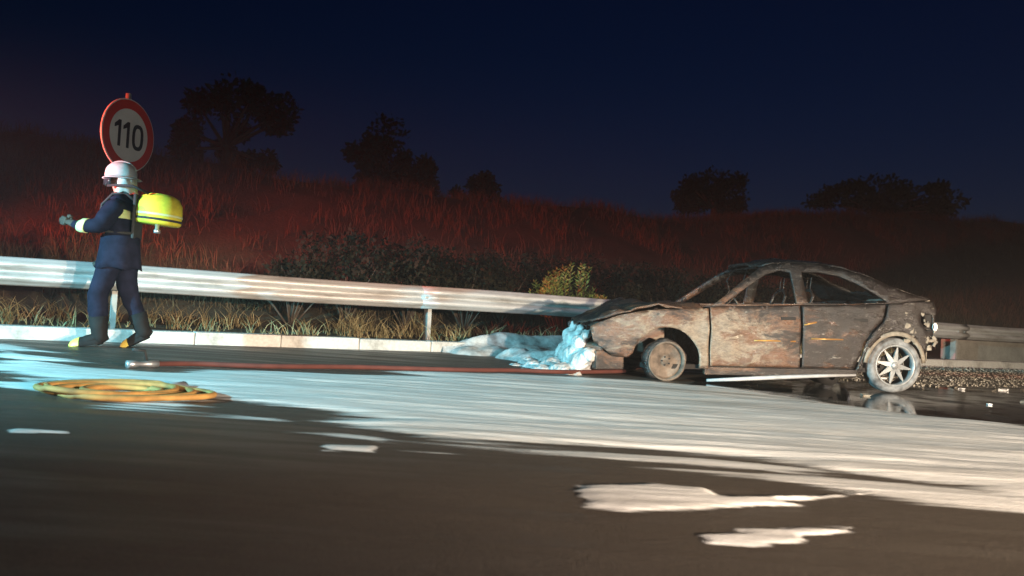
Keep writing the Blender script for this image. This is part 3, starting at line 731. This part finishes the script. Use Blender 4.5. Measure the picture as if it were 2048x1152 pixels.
# bonnet, buckled
def bonnet(x, y):
    u = (x - 2.12) / 1.24; ye = wid(x) - .05 - .02
    z = BL(x) + .025 * (1 - (y / ye) ** 2) + .05 * math.exp(-((x - 2.85) / .2) ** 2) * (1 - .3 * (y / .7)) + .004
    return (x, y, z + 2.6 * warp(x, y, y * .8))
panel('bonnet', [(2.13, -.76), (2.13, .76), (2.5, .775), (2.9, .75), (3.2, .70), (3.36, .62), (3.43, .3), (3.45, 0), (3.43, -.3), (3.36, -.62), (3.2, -.70), (2.9, -.75), (2.5, -.775)], [], bonnet, M_BURN, car, .07)
# roof skin
def roofz(x, y):
    ye = yside(x, TP(x) - .02); return (x, y * ye, TP(x) - .012 + .05 * (1 - y * y) + 1.6 * warp(x, y, y))
panel('roof', [(.70, -1), (.70, 1), (1.05, 1), (1.42, 1), (1.52, .5), (1.55, 0), (1.52, -.5), (1.42, -1), (1.05, -1)], [], roofz, M_ROOFM, car, .09, .02)
# tailgate: frame around the missing rear glass, spoiler lip, panel below
def tailz(x, y):
    ye = yside(x, TP(x) - .02); return (x, y * ye, TP(x) - .010 + .045 * (1 - y * y) + warp(x, y, y))
tg = panel('tailgate', [(.69, -.985), (.69, .985), (.25, .985), (-.2, .985), (-.49, .985), (-.53, 0), (-.49, -.985), (-.2, -.985), (.25, -.985)], [[(.55, -.78), (.55, .78), (.1, .78), (-.22, .78), (-.22, -.78), (.1, -.78)]], tailz, M_SOOT, car, .08, .02)
def backp(y, z):
    return (-.50 + .05 * (y / .7) ** 2 + .10 * max(0, .93 - z) - .0 + warp(y, 0, z, 1.5), y, z)
panel('rear_panel', [(-.72, .52), (.72, .52), (.735, .72), (.72, .98), (.0, 1.02), (-.72, .98)], [[(-.25, .66), (.25, .66), (.25, .78), (-.25, .78)]], backp, M_SOOT, car, .08)
tube('spoiler_lip', [(-.47, -.66, 1.035), (-.54, -.3, 1.055), (-.56, 0, 1.06), (-.54, .3, 1.055), (-.47, .66, 1.035)], .022, M_PALE, tg, 8)
for sg in (1, -1):
    tl = box('tail_lamp', (-.42, sg * .685, .80), (.09, .14, .17), M_CHAR, car, None, .02)
    bm = bmesh.new(); add_lathe(bm, [(.002, .0), (.025, .004), (.045, .018), (.048, .028)], 16, 'Z')
    bmesh.ops.rotate(bm, verts=bm.verts[:], matrix=Matrix.Rotation(R(-90), 3, 'Y') @ Matrix.Identity(3)); bmesh.ops.rotate(bm, verts=bm.verts[:], matrix=Matrix.Rotation(sg * R(-62), 3, 'Z')); bmesh.ops.translate(bm, verts=bm.verts[:], vec=(-.475, sg * .755, .745)); bm_obj('reflector', bm, M_LENS, tl, True)
# bumper remains at the rear: beam, brackets, drips of melted plastic
bbm = tube('bumper_beam', [(-.47, -.62, .56), (-.54, -.3, .555), (-.56, 0, .555), (-.54, .3, .555), (-.47, .66, .57)], .045, M_BURN, car, 8)
bm = bmesh.new(); random.seed(4)
for i in range(50):
    x = random.uniform(-.50, -.10); z = random.uniform(.56, .90) if x > -.4 else random.uniform(.50, .80); s_ = random.uniform(.008, .038)
    add_box(bm, (x, yside(x, z) + .006, z), (s_ * 1.6, .018, s_), Matrix.Rotation(random.uniform(0, 3), 3, 'Y'), .004)
tag(bm_obj('peeling_flakes', bm, M_PALE, car), kind='stuff')
for i in range(7):
    x = -.30 - .03 * i; z0 = random.uniform(.55, .68); y = .70 - .02 * i
    tube('melted_shred', [(x, y, z0), (x - .03, y + .02, z0 - .07), (x + random.uniform(-.04, .03), y + .03, z0 - random.uniform(.12, .26))], [.02, .014, .004], M_PALE if i % 2 else M_CHAR, car, 6)
panel('arch_liner', arc(0, .31, A + .012, 175, 5, 18) + arc(0, .31, A - .035, 5, 175, 18), [], lambda x, z: (x, yside(x, z) + .012, z), M_PALE, car, .05, .012)
# front end: slam panel, radiator, headlamp bowls, beam
bm = bmesh.new(); add_box(bm, (3.28, 0, .68), (.06, 1.3, .06)); add_box(bm, (3.26, -.6, .5), (.05, .06, .34)); add_box(bm, (3.26, .6, .5), (.05, .06, .34)); add_box(bm, (3.28, 0, .32), (.06, 1.2, .06)); bm_obj('front_crossmember', bm, M_ASH, car)
rad = box('radiator', (3.22, 0, .5), (.04, .98, .30), M_CHAR, car)
bm = bmesh.new()
for i in range(14): add_box(bm, (3.245, 0, .365 + i * .021), (.01, .96, .006))
bm_obj('fins', bm, M_RUSTRIM, rad)
tube('front_bumper_beam', [(3.22, -.72, .44), (3.40, -.4, .43), (3.45, 0, .43), (3.40, .4, .43), (3.24, .72, .44)], .055, M_ASH, car, 8)
for sg in (1, -1):
    bm = bmesh.new(); add_lathe(bm, [(.002, -.07), (.06, -.05), (.10, 0), (.105, .02)], 20, 'Z'); bmesh.ops.rotate(bm, verts=bm.verts[:], matrix=Matrix.Rotation(R(90), 3, 'Y')); bmesh.ops.translate(bm, verts=bm.verts[:], vec=(3.27, sg * .55, .60)); bm_obj('headlamp_bowl', bm, M_RUSTRIM, car, True)
    bm = bmesh.new(); add_box(bm, (3.18, sg * .66, .30), (.34, .10, .20), Matrix.Rotation(.25 * sg, 3, 'Z'), .02); bm_obj('bumper_remnant', bm, M_ASH, car)
# interior and underbody
box('floor_pan', (1.35, 0, .25), (2.9, 1.5, .05), M_CHAR, car)
box('engine_block', (2.75, .0, .52), (.55, .8, .42), M_INT, car, None, .05)
box('bulkhead', (2.12, 0, .56), (.05, 1.5, .62), M_INT, car)
tube('dashboard_beam', [(1.9, -.70, .82), (1.88, 0, .85), (1.9, .70, .82)], .05, M_INT, car, 8)
def torus(name, c, r, rr, tilt, mat, parent):
    pts = [Vector((0, r * math.cos(2 * math.pi * i / 24), r * math.sin(2 * math.pi * i / 24))) for i in range(25)]
    Mx = Matrix.Rotation(tilt, 3, 'Y'); return tube(name, [Vector(c) + Mx @ p for p in pts], rr, mat, parent, 6)
torus('steering_wheel', (1.66, .36, .88), .18, .012, R(25), M_INT, car)
for sx, sy in ((1.05, .37), (1.05, -.37)):
    bm = bmesh.new()
    add_tube(bm, [(sx + .45, sy - .2, .42), (sx, sy - .2, .40), (sx - .22, sy - .18, 1.05), (sx - .24, sy - .08, 1.12), (sx - .24, sy + .08, 1.12), (sx - .22, sy + .18, 1.05), (sx, sy + .2, .40), (sx + .45, sy + .2, .42), (sx + .45, sy - .2, .42)], .016, 6)
    for i in range(6):
        z = .5 + i * .09; xo = sx - .22 * (z - .4) / .65; add_tube(bm, spline([(xo, sy - .18, z), (xo + .03, sy - .06, z + .01), (xo + .03, sy + .06, z - .01), (xo, sy + .18, z)], 4), .005, 5)
    for hy in (-.05, .05): add_tube(bm, [(sx - .24, sy + hy, 1.1), (sx - .26, sy + hy, 1.27)], .006, 5)
    bm_obj('seat_frame', bm, M_INT, car)
bm = bmesh.new(); add_tube(bm, [(.28, -.6, .5), (.10, -.6, 1.0), (.10, .6, 1.0), (.28, .6, .5)], .018, 6)
for i in range(9): y = -.5 + i * .125; add_tube(bm, [(.28, y, .5), (.12, y, .99)], .006, 5)
bm_obj('rear_seat_frame', bm, M_INT, car)
tube('hanging_wire', [(1.50, .30, 1.36), (1.56, .32, 1.2), (1.60, .28, 1.06), (1.7, .25, .95)], .006, M_ASH, car, 5)
tube('hanging_wire', [(1.50, -.05, 1.38), (1.62, -.05, 1.22), (1.6, .0, 1.1), (1.66, -.02, .98)], .006, M_ASH, car, 5)
bm = bmesh.new(); add_box(bm, (1.92, 0, .74), (.22, 1.38, .16), None, .03)
for v in bm.verts: v.co.z += .03 * math.sin(v.co.y * 9) ; v.co.x += .02 * math.sin(v.co.y * 13)
bm_obj('dashboard', bm, M_INT, car)
for xx in (1.40, 1.08, .74): tube('roof_bow', [(xx, -.58, TP(xx) - .05), (xx, -.3, TP(xx) - .015), (xx, .3, TP(xx) - .015), (xx, .58, TP(xx) - .05)], .014, M_INT, car, 6)
box('parcel_shelf', (-.05, 0, .92), (.5, 1.25, .02), M_INT, car)
for sg in (1, -1):
    box('door_inner', (1.58, sg * .76, .62), (.95, .03, .52), M_CHAR, car); box('door_inner', (.74, sg * .76, .62), (.58, .03, .52), M_CHAR, car)
tube('exhaust', [(2.2, .1, .2), (.9, .12, .19), (.55, .3, .17), (.45, .38, .16)], .03, M_INT, car, 8)
bm = bmesh.new(); add_lathe(bm, [(.03, -.24), (.10, -.2), (.11, .15), (.04, .2)], 14, 'Y', (.62, .42, .16)); bm_obj('silencer', bm, M_CHAR, car, True)
# wheels
def rear_wheel(sg):
    w = bpy.data.objects.new('rear_wheel', None); link(w, car); w.location = (0, sg * .735, .31)
    bm = bmesh.new(); add_lathe(bm, [(.225, -.10), (.27, -.105), (.298, -.085), (.308, -.04), (.308, .04), (.298, .085), (.27, .105), (.225, .10)], 56, 'Y', closed=True)
    for v in bm.verts:
        a = math.atan2(v.co.z, v.co.x); f = 1 - .02 * max(0, -math.sin(a)) ** 6; v.co.x *= f; v.co.z *= f
    bm_obj('tyre', bm, M_ASHTYRE, w, True)
    bm = bmesh.new(); add_lathe(bm, [(.232, sg * .095), (.226, sg * .105), (.212, sg * .10), (.205, sg * .06), (.20, -sg * .08), (.228, -sg * .09)], 56, 'Y'); bm_obj('rim', bm, M_RIM, w, True)
    bm = bmesh.new()
    for i in range(8):
        a = 2 * math.pi * i / 8 + .2; r = Matrix.Rotation(-a, 3, 'Y'); pr = [(.03, .016), (.075, .027), (.13, .019), (.205, .007)]
        top = []; bot = []
        for rr, hw in pr:
            for lst, yy in ((top, .085 - .1 * max(0, .12 - rr) * 0 - .02 * (rr / .2)), (bot, .05)):
                lst.append([bm.verts.new(r @ Vector((rr, sg * yy, hw))), bm.verts.new(r @ Vector((rr, sg * yy, -hw)))])
        for j in range(3):
            bm.faces.new((top[j][0], top[j + 1][0], top[j + 1][1], top[j][1])); bm.faces.new((bot[j][0], bot[j][1], bot[j + 1][1], bot[j + 1][0]))
            for s_ in (0, 1): bm.faces.new((top[j][s_], bot[j][s_], bot[j + 1][s_], top[j + 1][s_]))
    bm_obj('spokes', bm, M_RIM, w)
    bm = bmesh.new(); add_lathe(bm, [(.001, sg * .098), (.03, sg * .096), (.042, sg * .085), (.042, sg * .04)], 20, 'Y'); bm_obj('hub_cap', bm, M_RIM, w, True)
    bm = bmesh.new(); add_lathe(bm, [(.06, sg * .0), (.135, sg * .0), (.135, sg * .02), (.06, sg * .02)], 32, 'Y', closed=True); bm_obj('brake_drum', bm, M_CHAR, w)
def front_wheel(sg):
    w = bpy.data.objects.new('front_wheel', None); link(w, car); w.location = (2.58, sg * .735, .31); w.rotation_euler = (0, R(-2), R(6))
    bm = bmesh.new(); add_lathe(bm, [(.213, sg * .09), (.213, sg * .098), (.192, sg * .096), (.188, sg * .03), (.175, -sg * .05), (.205, -sg * .09), (.213, -sg * .09)], 48, 'Y'); bm_obj('rim', bm, M_RUSTRIM, w, True)
    bm = bmesh.new(); add_lathe(bm, [(.001, sg * .05), (.05, sg * .055), (.07, sg * .03), (.13, sg * .02), (.165, sg * .035), (.19, sg * .03), (.19, sg * .015), (.05, sg * .0)], 40, 'Y'); bm_obj('wheel_disc', bm, M_RUSTRIM, w, True)
    bm = bmesh.new(); add_lathe(bm, [(.206, -.07), (.235, -.06), (.24, 0), (.23, .07), (.206, .075)], 40, 'Y')
    for v in bm.verts:
        a = math.atan2(v.co.z, v.co.x); v.co *= 1 + .03 * math.sin(a * 5) + .02 * math.sin(a * 9 + 1)
        if v.co.z < -.19: v.co.z = -.19 + (v.co.z + .19) * .1
    bm_obj('tyre_wires', bm, M_SOOT, w, True)
    bm = bmesh.new()
    for i in range(5):
        a = 2 * math.pi * i / 5; add_tube(bm, [(.045 * math.cos(a), sg * .05, .045 * math.sin(a)), (.045 * math.cos(a), sg * .068, .045 * math.sin(a))], .009, 6)
    bm_obj('wheel_bolts', bm, M_CHAR, w)
for sg in (1, -1): rear_wheel(sg); front_wheel(sg)

def added_nose_foam():  # added foam mass that shows the cyan light on the dark nose
    random.seed(8); bm = bmesh.new(); sp_ = [(3.44, .50, .26, .15), (3.47, .30, .30, .17), (3.48, .05, .30, .18), (3.46, -.25, .32, .17), (3.38, .62, .34, .11), (3.45, .40, .46, .11), (3.46, .12, .49, .12), (3.45, -.15, .52, .12), (3.40, .52, .56, .07), (3.41, .25, .61, .07), (3.41, -.1, .65, .07),
           (3.66, .46, .10, .18), (3.70, .12, .11, .20), (3.66, -.25, .12, .19), (3.56, .66, .08, .13), (3.86, .34, .07, .17), (3.90, .0, .08, .18), (4.04, .22, .04, .14), (3.92, -.35, .09, .18), (4.1, -.15, .06, .15)]
    for x, y, z, r in sp_:
        q = bmesh.ops.create_icosphere(bm, subdivisions=3, radius=r)
        bmesh.ops.transform(bm, matrix=Matrix.Translation((x, y, z)) @ Matrix.Diagonal((.9, 1.2, .85, 1)), verts=q['verts'])
    o = bm_obj('added_nose_foam', bm, M_FROTH, None, True)
    rm = o.modifiers.new('remesh', 'REMESH'); rm.mode = 'VOXEL'; rm.voxel_size = .014; rm.use_smooth_shade = True
    tx = bpy.data.textures.new('froth_relief', 'CLOUDS'); tx.noise_scale = .05; tx.noise_depth = 5
    sm = o.modifiers.new('soften', 'SMOOTH'); sm.factor = .6; sm.iterations = 24
    dm = o.modifiers.new('relief', 'DISPLACE'); dm.texture = tx; dm.strength = .045; dm.texture_coords = 'LOCAL'
    o.matrix_world = car.matrix_world.copy()
    tag(o, 'added thick foam on the burnt car nose catching the cyan light', 'foam', kind='stuff')
added_nose_foam()

# ------------------------------------------------------------------ debris round the wreck
random.seed(21)
for i in range(26):
    t, s = random.uniform(9.4, 14.5), random.uniform(6.3, 8.2)
    if i > 18: t, s = random.uniform(7.5, 11.5), random.uniform(4.4, 6.3)
    x, y = W(t, s); sz = random.uniform(.02, .07); bm = bmesh.new()
    add_box(bm, (0, 0, sz * .15), (sz * random.uniform(1, 2.4), sz, sz * .3), Matrix.Rotation(random.uniform(-.4, .4), 3, 'X'), sz * .05)
    for v in bm.verts: v.co += Vector((random.uniform(-1, 1), random.uniform(-1, 1), random.uniform(-.5, .5))) * sz * .18
    o = bm_obj('debris_shard', bm, M_PALE if i % 3 else M_LENS); o.location = (x, y, gz(x, y) + .008); o.rotation_euler = (0, 0, random.uniform(0, 6))
    tag(o, 'small pale shard of wreckage scattered on wet ground behind the rear wheel', 'debris', 'shards scattered behind the car')

# ------------------------------------------------------------------ firefighter walking away from the car
M_NAVY = plain('navy_turnout', (.012, .013, .026), .9, scale=10, var=.35, spec=.08)
M_GLOVE = plain('glove', (.045, .04, .03), .8)
M_SKIN = plain('skin', (.42, .25, .18), .55, var=.1)
M_BAND = plain('reflective_band', (.62, .70, .32), .35, var=.1)
M_SILVER = plain('silver_band', (.62, .62, .6), .35, var=.1)
M_HELMET = plain('white_helmet', (.50, .47, .45), .55, var=.3)
M_YELLOW = plain('yellow_pack', (.60, .53, .03), .7, var=.3)
M_BOOT = plain('boot', (.014, .013, .013), .8, spec=.15)
M_BOOTY = plain('boot_trim', (.75, .58, .10), .5)
M_VISOR = plain('visor', (.03, .03, .035), .1)
px_, py_ = -4.10, 8.82
man = tag(empty('person', (px_, py_, gz(px_, py_)), math.pi + .12), 'person in navy fire suit and white helmet striding past the sign with a yellow pack', 'person')
# joints: +x forward, +y left, z up.  (position, radius x, radius y)
J = {}; vlist = []; rads = []; edges = []
def jt(n, p, r, par=None):
    J[n] = len(vlist); vlist.append(p); rads.append(r if isinstance(r, tuple) else (r, r))
    if par: edges.append((J[par], J[n]))
jt('pelvis', (-.02, 0, .99), (.195, .175)); jt('waist', (-.01, 0, 1.14), (.20, .165), 'pelvis'); jt('chest', (.01, 0, 1.33), (.215, .17), 'waist')
jt('upper', (.0, 0, 1.47), (.185, .14), 'chest'); jt('neck', (.02, 0, 1.585), (.068, .068), 'upper'); jt('jaw', (.045, 0, 1.665), (.072, .08), 'neck'); jt('face', (.05, 0, 1.735), (.085, .098), 'jaw'); jt('crown', (.035, 0, 1.81), (.075, .085), 'face')
jt('nose', (.152, 0, 1.715), .014, 'face')
for s_, l in ((1, 'l'), (-1, 'r')):
    jt('sh' + l, (.0, s_ * .20, 1.465), .105, 'upper')
    if s_ > 0: pts = [('el', (.10, .29, 1.21), .082), ('fo', (.24, .27, 1.20), .072), ('wr', (.36, .24, 1.23), .05)]
    else: pts = [('el', (-.02, -.31, 1.19), .082), ('fo', (.08, -.30, 1.06), .07), ('wr', (.17, -.27, .96), .05)]
    pr = 'sh' + l
    for n, p, r in pts: jt(n + l, p, r, pr); pr = n + l
    w_ = Vector(pts[-1][1]); d = (w_ - Vector(pts[-2][1])).normalized()
    jt('pa' + l, tuple(w_ + d * .07), (.034, .022), pr)
    sd = Vector((0, -s_, 0)); upv = d.cross(sd).normalized()
    for fi, (o_, ln) in enumerate(((-.027, .065), (-.009, .078), (.009, .073), (.026, .055))):
        b = w_ + d * .115 + upv * o_; jt(f'f{fi}{l}', tuple(b), .0095, 'pa' + l)
        m_ = b + d * ln * .5 + sd * .012; jt(f'g{fi}{l}', tuple(m_), .009, f'f{fi}{l}'); jt(f'h{fi}{l}', tuple(m_ + d * ln * .35 + sd * .03), .008, f'g{fi}{l}')
    tb = w_ + d * .055 - upv * .042 + sd * .01; jt('th' + l, tuple(tb), .011, 'pa' + l); jt('ti' + l, tuple(tb + d * .045 - upv * .015 + sd * .02), .009, 'th' + l)
    if s_ > 0: lp = [('hp', (.02, .105, .90), .14), ('kn', (.15, .11, .54), .095), ('ca', (.12, .11, .32), .088), ('an', (.09, .11, .11), .07), ('ft', (.17, .12, .07), .062), ('to', (.27, .125, .055), .052)]
    else: lp = [('hp', (-.03, -.10, .90), .14), ('kn', (-.10, -.11, .55), .095), ('ca', (-.19, -.11, .36), .088), ('an', (-.27, -.11, .17), .07), ('ft', (-.21, -.115, .105), .06), ('to', (-.125, -.118, .06), .052)]
    pr = 'pelvis'
    for n, p, r in lp: jt(n + l, p, r, pr); pr = n + l
me = bpy.data.meshes.new('body'); me.from_pydata(vlist, edges, []); body = link(bpy.data.objects.new('body', me), man)
sk = body.modifiers.new('skin', 'SKIN'); sk.branch_smoothing = .6; sk.use_smooth_shade = True
for i, v in enumerate(me.skin_vertices[0].data): v.radius = rads[i]; v.use_root = (i == 0)
sub = body.modifiers.new('sub', 'SUBSURF'); sub.levels = 2; sub.render_levels = 2
dg = bpy.context.evaluated_depsgraph_get(); em = bpy.data.meshes.new_from_object(body.evaluated_get(dg)); body.modifiers.clear(); body.data = em
em.materials.clear(); em.materials.append(M_NAVY); em.materials.append(M_SKIN); em.materials.append(M_BOOT); em.materials.append(M_GLOVE)
wl_, wr_ = Vector(vlist[J['wrl']]), Vector(vlist[J['wrr']])
bev = np.array([v.co[:] for v in em.vertices])
bev2 = bev.copy()   # cloth folds on the suit
for p in em.polygons:
    c = p.center; mi = 0
    if c.z > 1.575: mi = 1
    elif (c - wl_).dot((wl_ - Vector(vlist[J['fol']])).normalized()) > 0.01 and (c - wl_).length < .3: mi = 3
    elif (c - wr_).dot((wr_ - Vector(vlist[J['for']])).normalized()) > 0.01 and (c - wr_).length < .3: mi = 3
    elif c.z < .30: mi = 2
    p.material_index = mi; p.use_smooth = True
for v in em.vertices:
    c = v.co
    if .30 < c.z < 1.54 and (c - wl_).length > .1 and (c - wr_).length > .1:
        v.co += v.normal * (.030 * float(fbm(c.z * 8, c.x * 4 + c.y * 4, 61, 3)) + .006)
def band(name, c, axis, h, reach, mat, parent, off=.006):
    """a strip of the suit between two planes, lifted off the body"""
    z = Vector(axis).normalized(); c = Vector(c); bm = bmesh.new(); bm.from_mesh(em)
    for d, s_ in ((h / 2, 1), (-h / 2, -1)):
        bmesh.ops.bisect_plane(bm, geom=bm.verts[:] + bm.edges[:] + bm.faces[:], plane_co=c + z * d, plane_no=z * s_, clear_outer=True)
    bad = [f for f in bm.faces if (f.calc_center_median() - c).length > reach]
    bmesh.ops.delete(bm, geom=bad, context='FACES'); bm.normal_update()
    for v in bm.verts: v.co += v.normal * off
    for f in bm.faces: f.material_index = 0; f.smooth = True
    me_ = bpy.data.meshes.new(name); bm.to_mesh(me_); bm.free(); me_.materials.append(mat)
    o = link(bpy.data.objects.new(name, me_), parent); so = o.modifiers.new('solidify', 'SOLIDIFY'); so.thickness = .006; so.offset = -1
    return o
V3 = lambda n: Vector(vlist[J[n]])
bm = bmesh.new(); add_lathe(bm, [(.165, 1.16), (.198, 1.14), (.205, 1.02), (.222, .90), (.238, .81), (.225, .815), (.20, .92)], 40, 'Z')
for v in bm.verts:
    a = math.atan2(v.co.y, v.co.x); f = 1 + (.03 * math.sin(a * 7) + .02 * math.sin(a * 11 + 1)) * max(0, 1.1 - v.co.z) * 3
    v.co.x = v.co.x * f * .95 - .01; v.co.y *= f * 1.05; v.co.z += .012 * math.sin(a * 5) * max(0, 1 - v.co.z) * 5
bm_obj('jacket_skirt', bm, M_NAVY, man, True)
band('reflective_band', (0, 0, 1.37), (0, 0, 1), .085, .235, M_BAND, man)
for l in 'lr':
    band('sleeve_band', V3('fo' + l) * .75 + V3('wr' + l) * .25, V3('wr' + l) - V3('fo' + l), .09, .13, M_BAND, man)
    fd_ = V3('to' + l) - V3('an' + l)
    # boot: shaft up the calf, heel, long toe, thick sole
    an, ft, to, ca = V3('an' + l), V3('ft' + l), V3('to' + l), V3('ca' + l); fdir = (to - ft).normalized(); lat = Vector((0, 1, 0)); upb = fdir.cross(lat) * -1
    if upb.z < 0: upb = -upb
    bm = bmesh.new(); heel = an - fdir * .03 - upb * .03
    add_tube(bm, [an.lerp(ca, .95), an.lerp(ca, .4), an, heel - upb * .03], [.096, .082, .076, .062], 16)
    bt = bm_obj('boot', bm, M_BOOT, man, True)
    bm = bmesh.new(); base = to - upb * .052; L0 = [(-.20, .052, .10), (-.14, .056, .12), (-.06, .058, .105), (.0, .064, .09), (.05, .062, .078), (.085, .050, .06)]; rr = []
    for dx, hw, hh in L0:
        o0 = base + fdir * dx; rr.append([bm.verts.new(o0 + lat * (hw * math.cos(q)) + upb * max(0.0, hh * math.sin(q))) for q in [R(-20 + 22 * n_) for n_ in range(11)]])
    for a_, b_ in zip(rr, rr[1:]):
        for n_ in range(11): bm.faces.new((a_[n_], a_[(n_ + 1) % 11], b_[(n_ + 1) % 11], b_[n_]))
    bm.faces.new(rr[0]); bm.faces.new(rr[-1][::-1]); bm_obj('foot', bm, M_BOOT, bt, True)
    bm = bmesh.new(); rr = []
    for dx, hw, hh in L0[3:] + [(.105, .034, .035)]:
        o0 = base + fdir * dx; rr.append([bm.verts.new(o0 + lat * ((hw + .005) * math.cos(q)) + upb * max(0.004, (hh + .005) * math.sin(q))) for q in [R(-10 + 20 * n_) for n_ in range(11)]])
    for a_, b_ in zip(rr, rr[1:]):
        for n_ in range(10): bm.faces.new((a_[n_], a_[n_ + 1], b_[n_ + 1], b_[n_]))
    bm.faces.new(rr[-1]); bm_obj('toe_cap', bm, M_BOOTY, bt, True)
band('collar', (.02, 0, 1.545), (-.1, 0, 1), .07, .18, M_NAVY, man, .014)
# helmet: shell, brim, crest, visor, neck curtain
hc = Vector((.03, 0, 1.79)); bm = bmesh.new()
prof_h = [(.150, -.035), (.152, .0), (.146, .045), (.125, .095), (.085, .13), (.035, .147), (.002, .15)]
add_lathe(bm, prof_h, 32, 'Z')
for v in bm.verts: v.co.x *= 1.04; v.co.y *= .90; v.co.z *= .92
bmesh.ops.translate(bm, verts=bm.verts[:], vec=hc); hel = bm_obj('helmet', bm, M_HELMET, man, True)
hel.modifiers.new('solidify', 'SOLIDIFY').thickness = .006
bm = bmesh.new(); add_lathe(bm, [(.140, -.025), (.175, -.040), (.178, -.046), (.14, -.037)], 32, 'Z', closed=True)
for v in bm.verts: v.co.x = v.co.x * 1.02 - (.03 if v.co.x < 0 else 0); v.co.y *= .9
bmesh.ops.translate(bm, verts=bm.verts[:], vec=hc); bm_obj('brim', bm, M_HELMET, hel, True)
tube('crest', [hc + Vector((math.cos(a) * .155, 0, math.sin(a) * .138 + .003)) for a in [R(20 + 14 * i) for i in range(11)]], .014, M_HELMET, hel, 8)
bm = bmesh.new(); rr = []
for z_ in (-.03, -.12):
    rr.append([bm.verts.new(hc + Vector((math.cos(R(a)) * .165, math.sin(R(a)) * .136, z_))) for a in range(-70, 71, 10)])
for i in range(14): bm.faces.new((rr[0][i], rr[0][i + 1], rr[1][i + 1], rr[1][i]))
vo = bm_obj('visor', bm, M_VISOR, hel, True); vo.modifiers.new('solidify', 'SOLIDIFY').thickness = .004
bm = bmesh.new(); rr = []
for z_, e in ((-.03, .0), (-.10, .012), (-.19, .03)):
    rr.append([bm.verts.new(hc + Vector((math.cos(R(a)) * (.150 + e) , math.sin(R(a)) * (.128 + e + .008 * math.sin(a * .3)), z_ + .012 * math.sin(a * .17)))) for a in range(95, 266, 10)])
for a_, b_ in zip(rr, rr[1:]):
    for i in range(17): bm.faces.new((a_[i], a_[i + 1], b_[i + 1], b_[i]))
bm_obj('neck_curtain', bm, M_SILVER, hel, True).modifiers.new('solidify', 'SOLIDIFY').thickness = .006
# yellow pack: domed shell with two pale bands at the foot, straps over the shoulders
bm = bmesh.new()
prof_p = [(.02, -.17), (.215, -.165), (.235, -.145), (.235, -.04), (.225, .05), (.185, .12), (.11, .155), (.002, .165)]
add_lathe(bm, prof_p, 36, 'Z')
for v in bm.verts: v.co.y *= .82
bmesh.ops.rotate(bm, verts=bm.verts[:], matrix=Matrix.Rotation(R(-4), 3, 'Y')); pc = Vector((-.375, 0, 1.46)); bmesh.ops.translate(bm, verts=bm.verts[:], vec=pc)
pk = bm_obj('backpack', bm, M_YELLOW, man, True)
for zz in (-.115, -.065):
    bm = bmesh.new(); add_lathe(bm, [(.237, zz - .012), (.241, zz - .012), (.241, zz + .012), (.237, zz + .012)], 36, 'Z', closed=True)
    for v in bm.verts: v.co.y *= .82
    bmesh.ops.rotate(bm, verts=bm.verts[:], matrix=Matrix.Rotation(R(-4), 3, 'Y')); bmesh.ops.translate(bm, verts=bm.verts[:], vec=pc); bm_obj('pack_band', bm, M_BAND if zz > -.1 else M_RUBBER, pk, True)
tube('air_hose', [(-.30, .14, 1.60), (-.16, .20, 1.66), (.0, .19, 1.66), (.12, .10, 1.66)], .014, M_RUBBER, pk, 8)
bm = bmesh.new(); add_tube(bm, [(-.40, .12, 1.30), (-.40, .12, 1.24), (-.40, .12, 1.23), (-.40, .12, 1.20)], [.022, .022, .034, .034], 12); bm_obj('valve', bm, M_BRASS, pk, True)
box('back_plate', (-.165, 0, 1.36), (.03, .28, .46), M_RUBBER, pk, None, .01)
for s_ in (1, -1):
    tube('strap', [(-.16, s_ * .11, 1.52), (-.06, s_ * .115, 1.60), (.06, s_ * .12, 1.575), (.155, s_ * .12, 1.46), (.17, s_ * .12, 1.3), (.08, s_ * .17, 1.18), (-.15, s_ * .13, 1.18)], .016, M_RUBBER, pk, 6)

# ------------------------------------------------------------------ smoky night air lit by the lamps
HAZE = .0022
bm = bmesh.new(); add_box(bm, (60, 60, 5.0), (420, 420, 17.0))
k = bpy.data.materials.new('haze'); k.use_nodes = True; nt = k.node_tree; nt.nodes.remove(nt.nodes['Principled BSDF'])
pv = nt.nodes.new('ShaderNodeVolumePrincipled'); pv.inputs['Density'].default_value = HAZE; pv.inputs['Color'].default_value = (.85, .82, .80, 1); pv.inputs['Anisotropy'].default_value = .2
nt.links.new(pv.outputs[0], nt.nodes['Material Output'].inputs['Volume'])
tag(bm_obj('haze', bm, k), 'thin smoky haze filling the night air over the road', 'haze', kind='stuff')
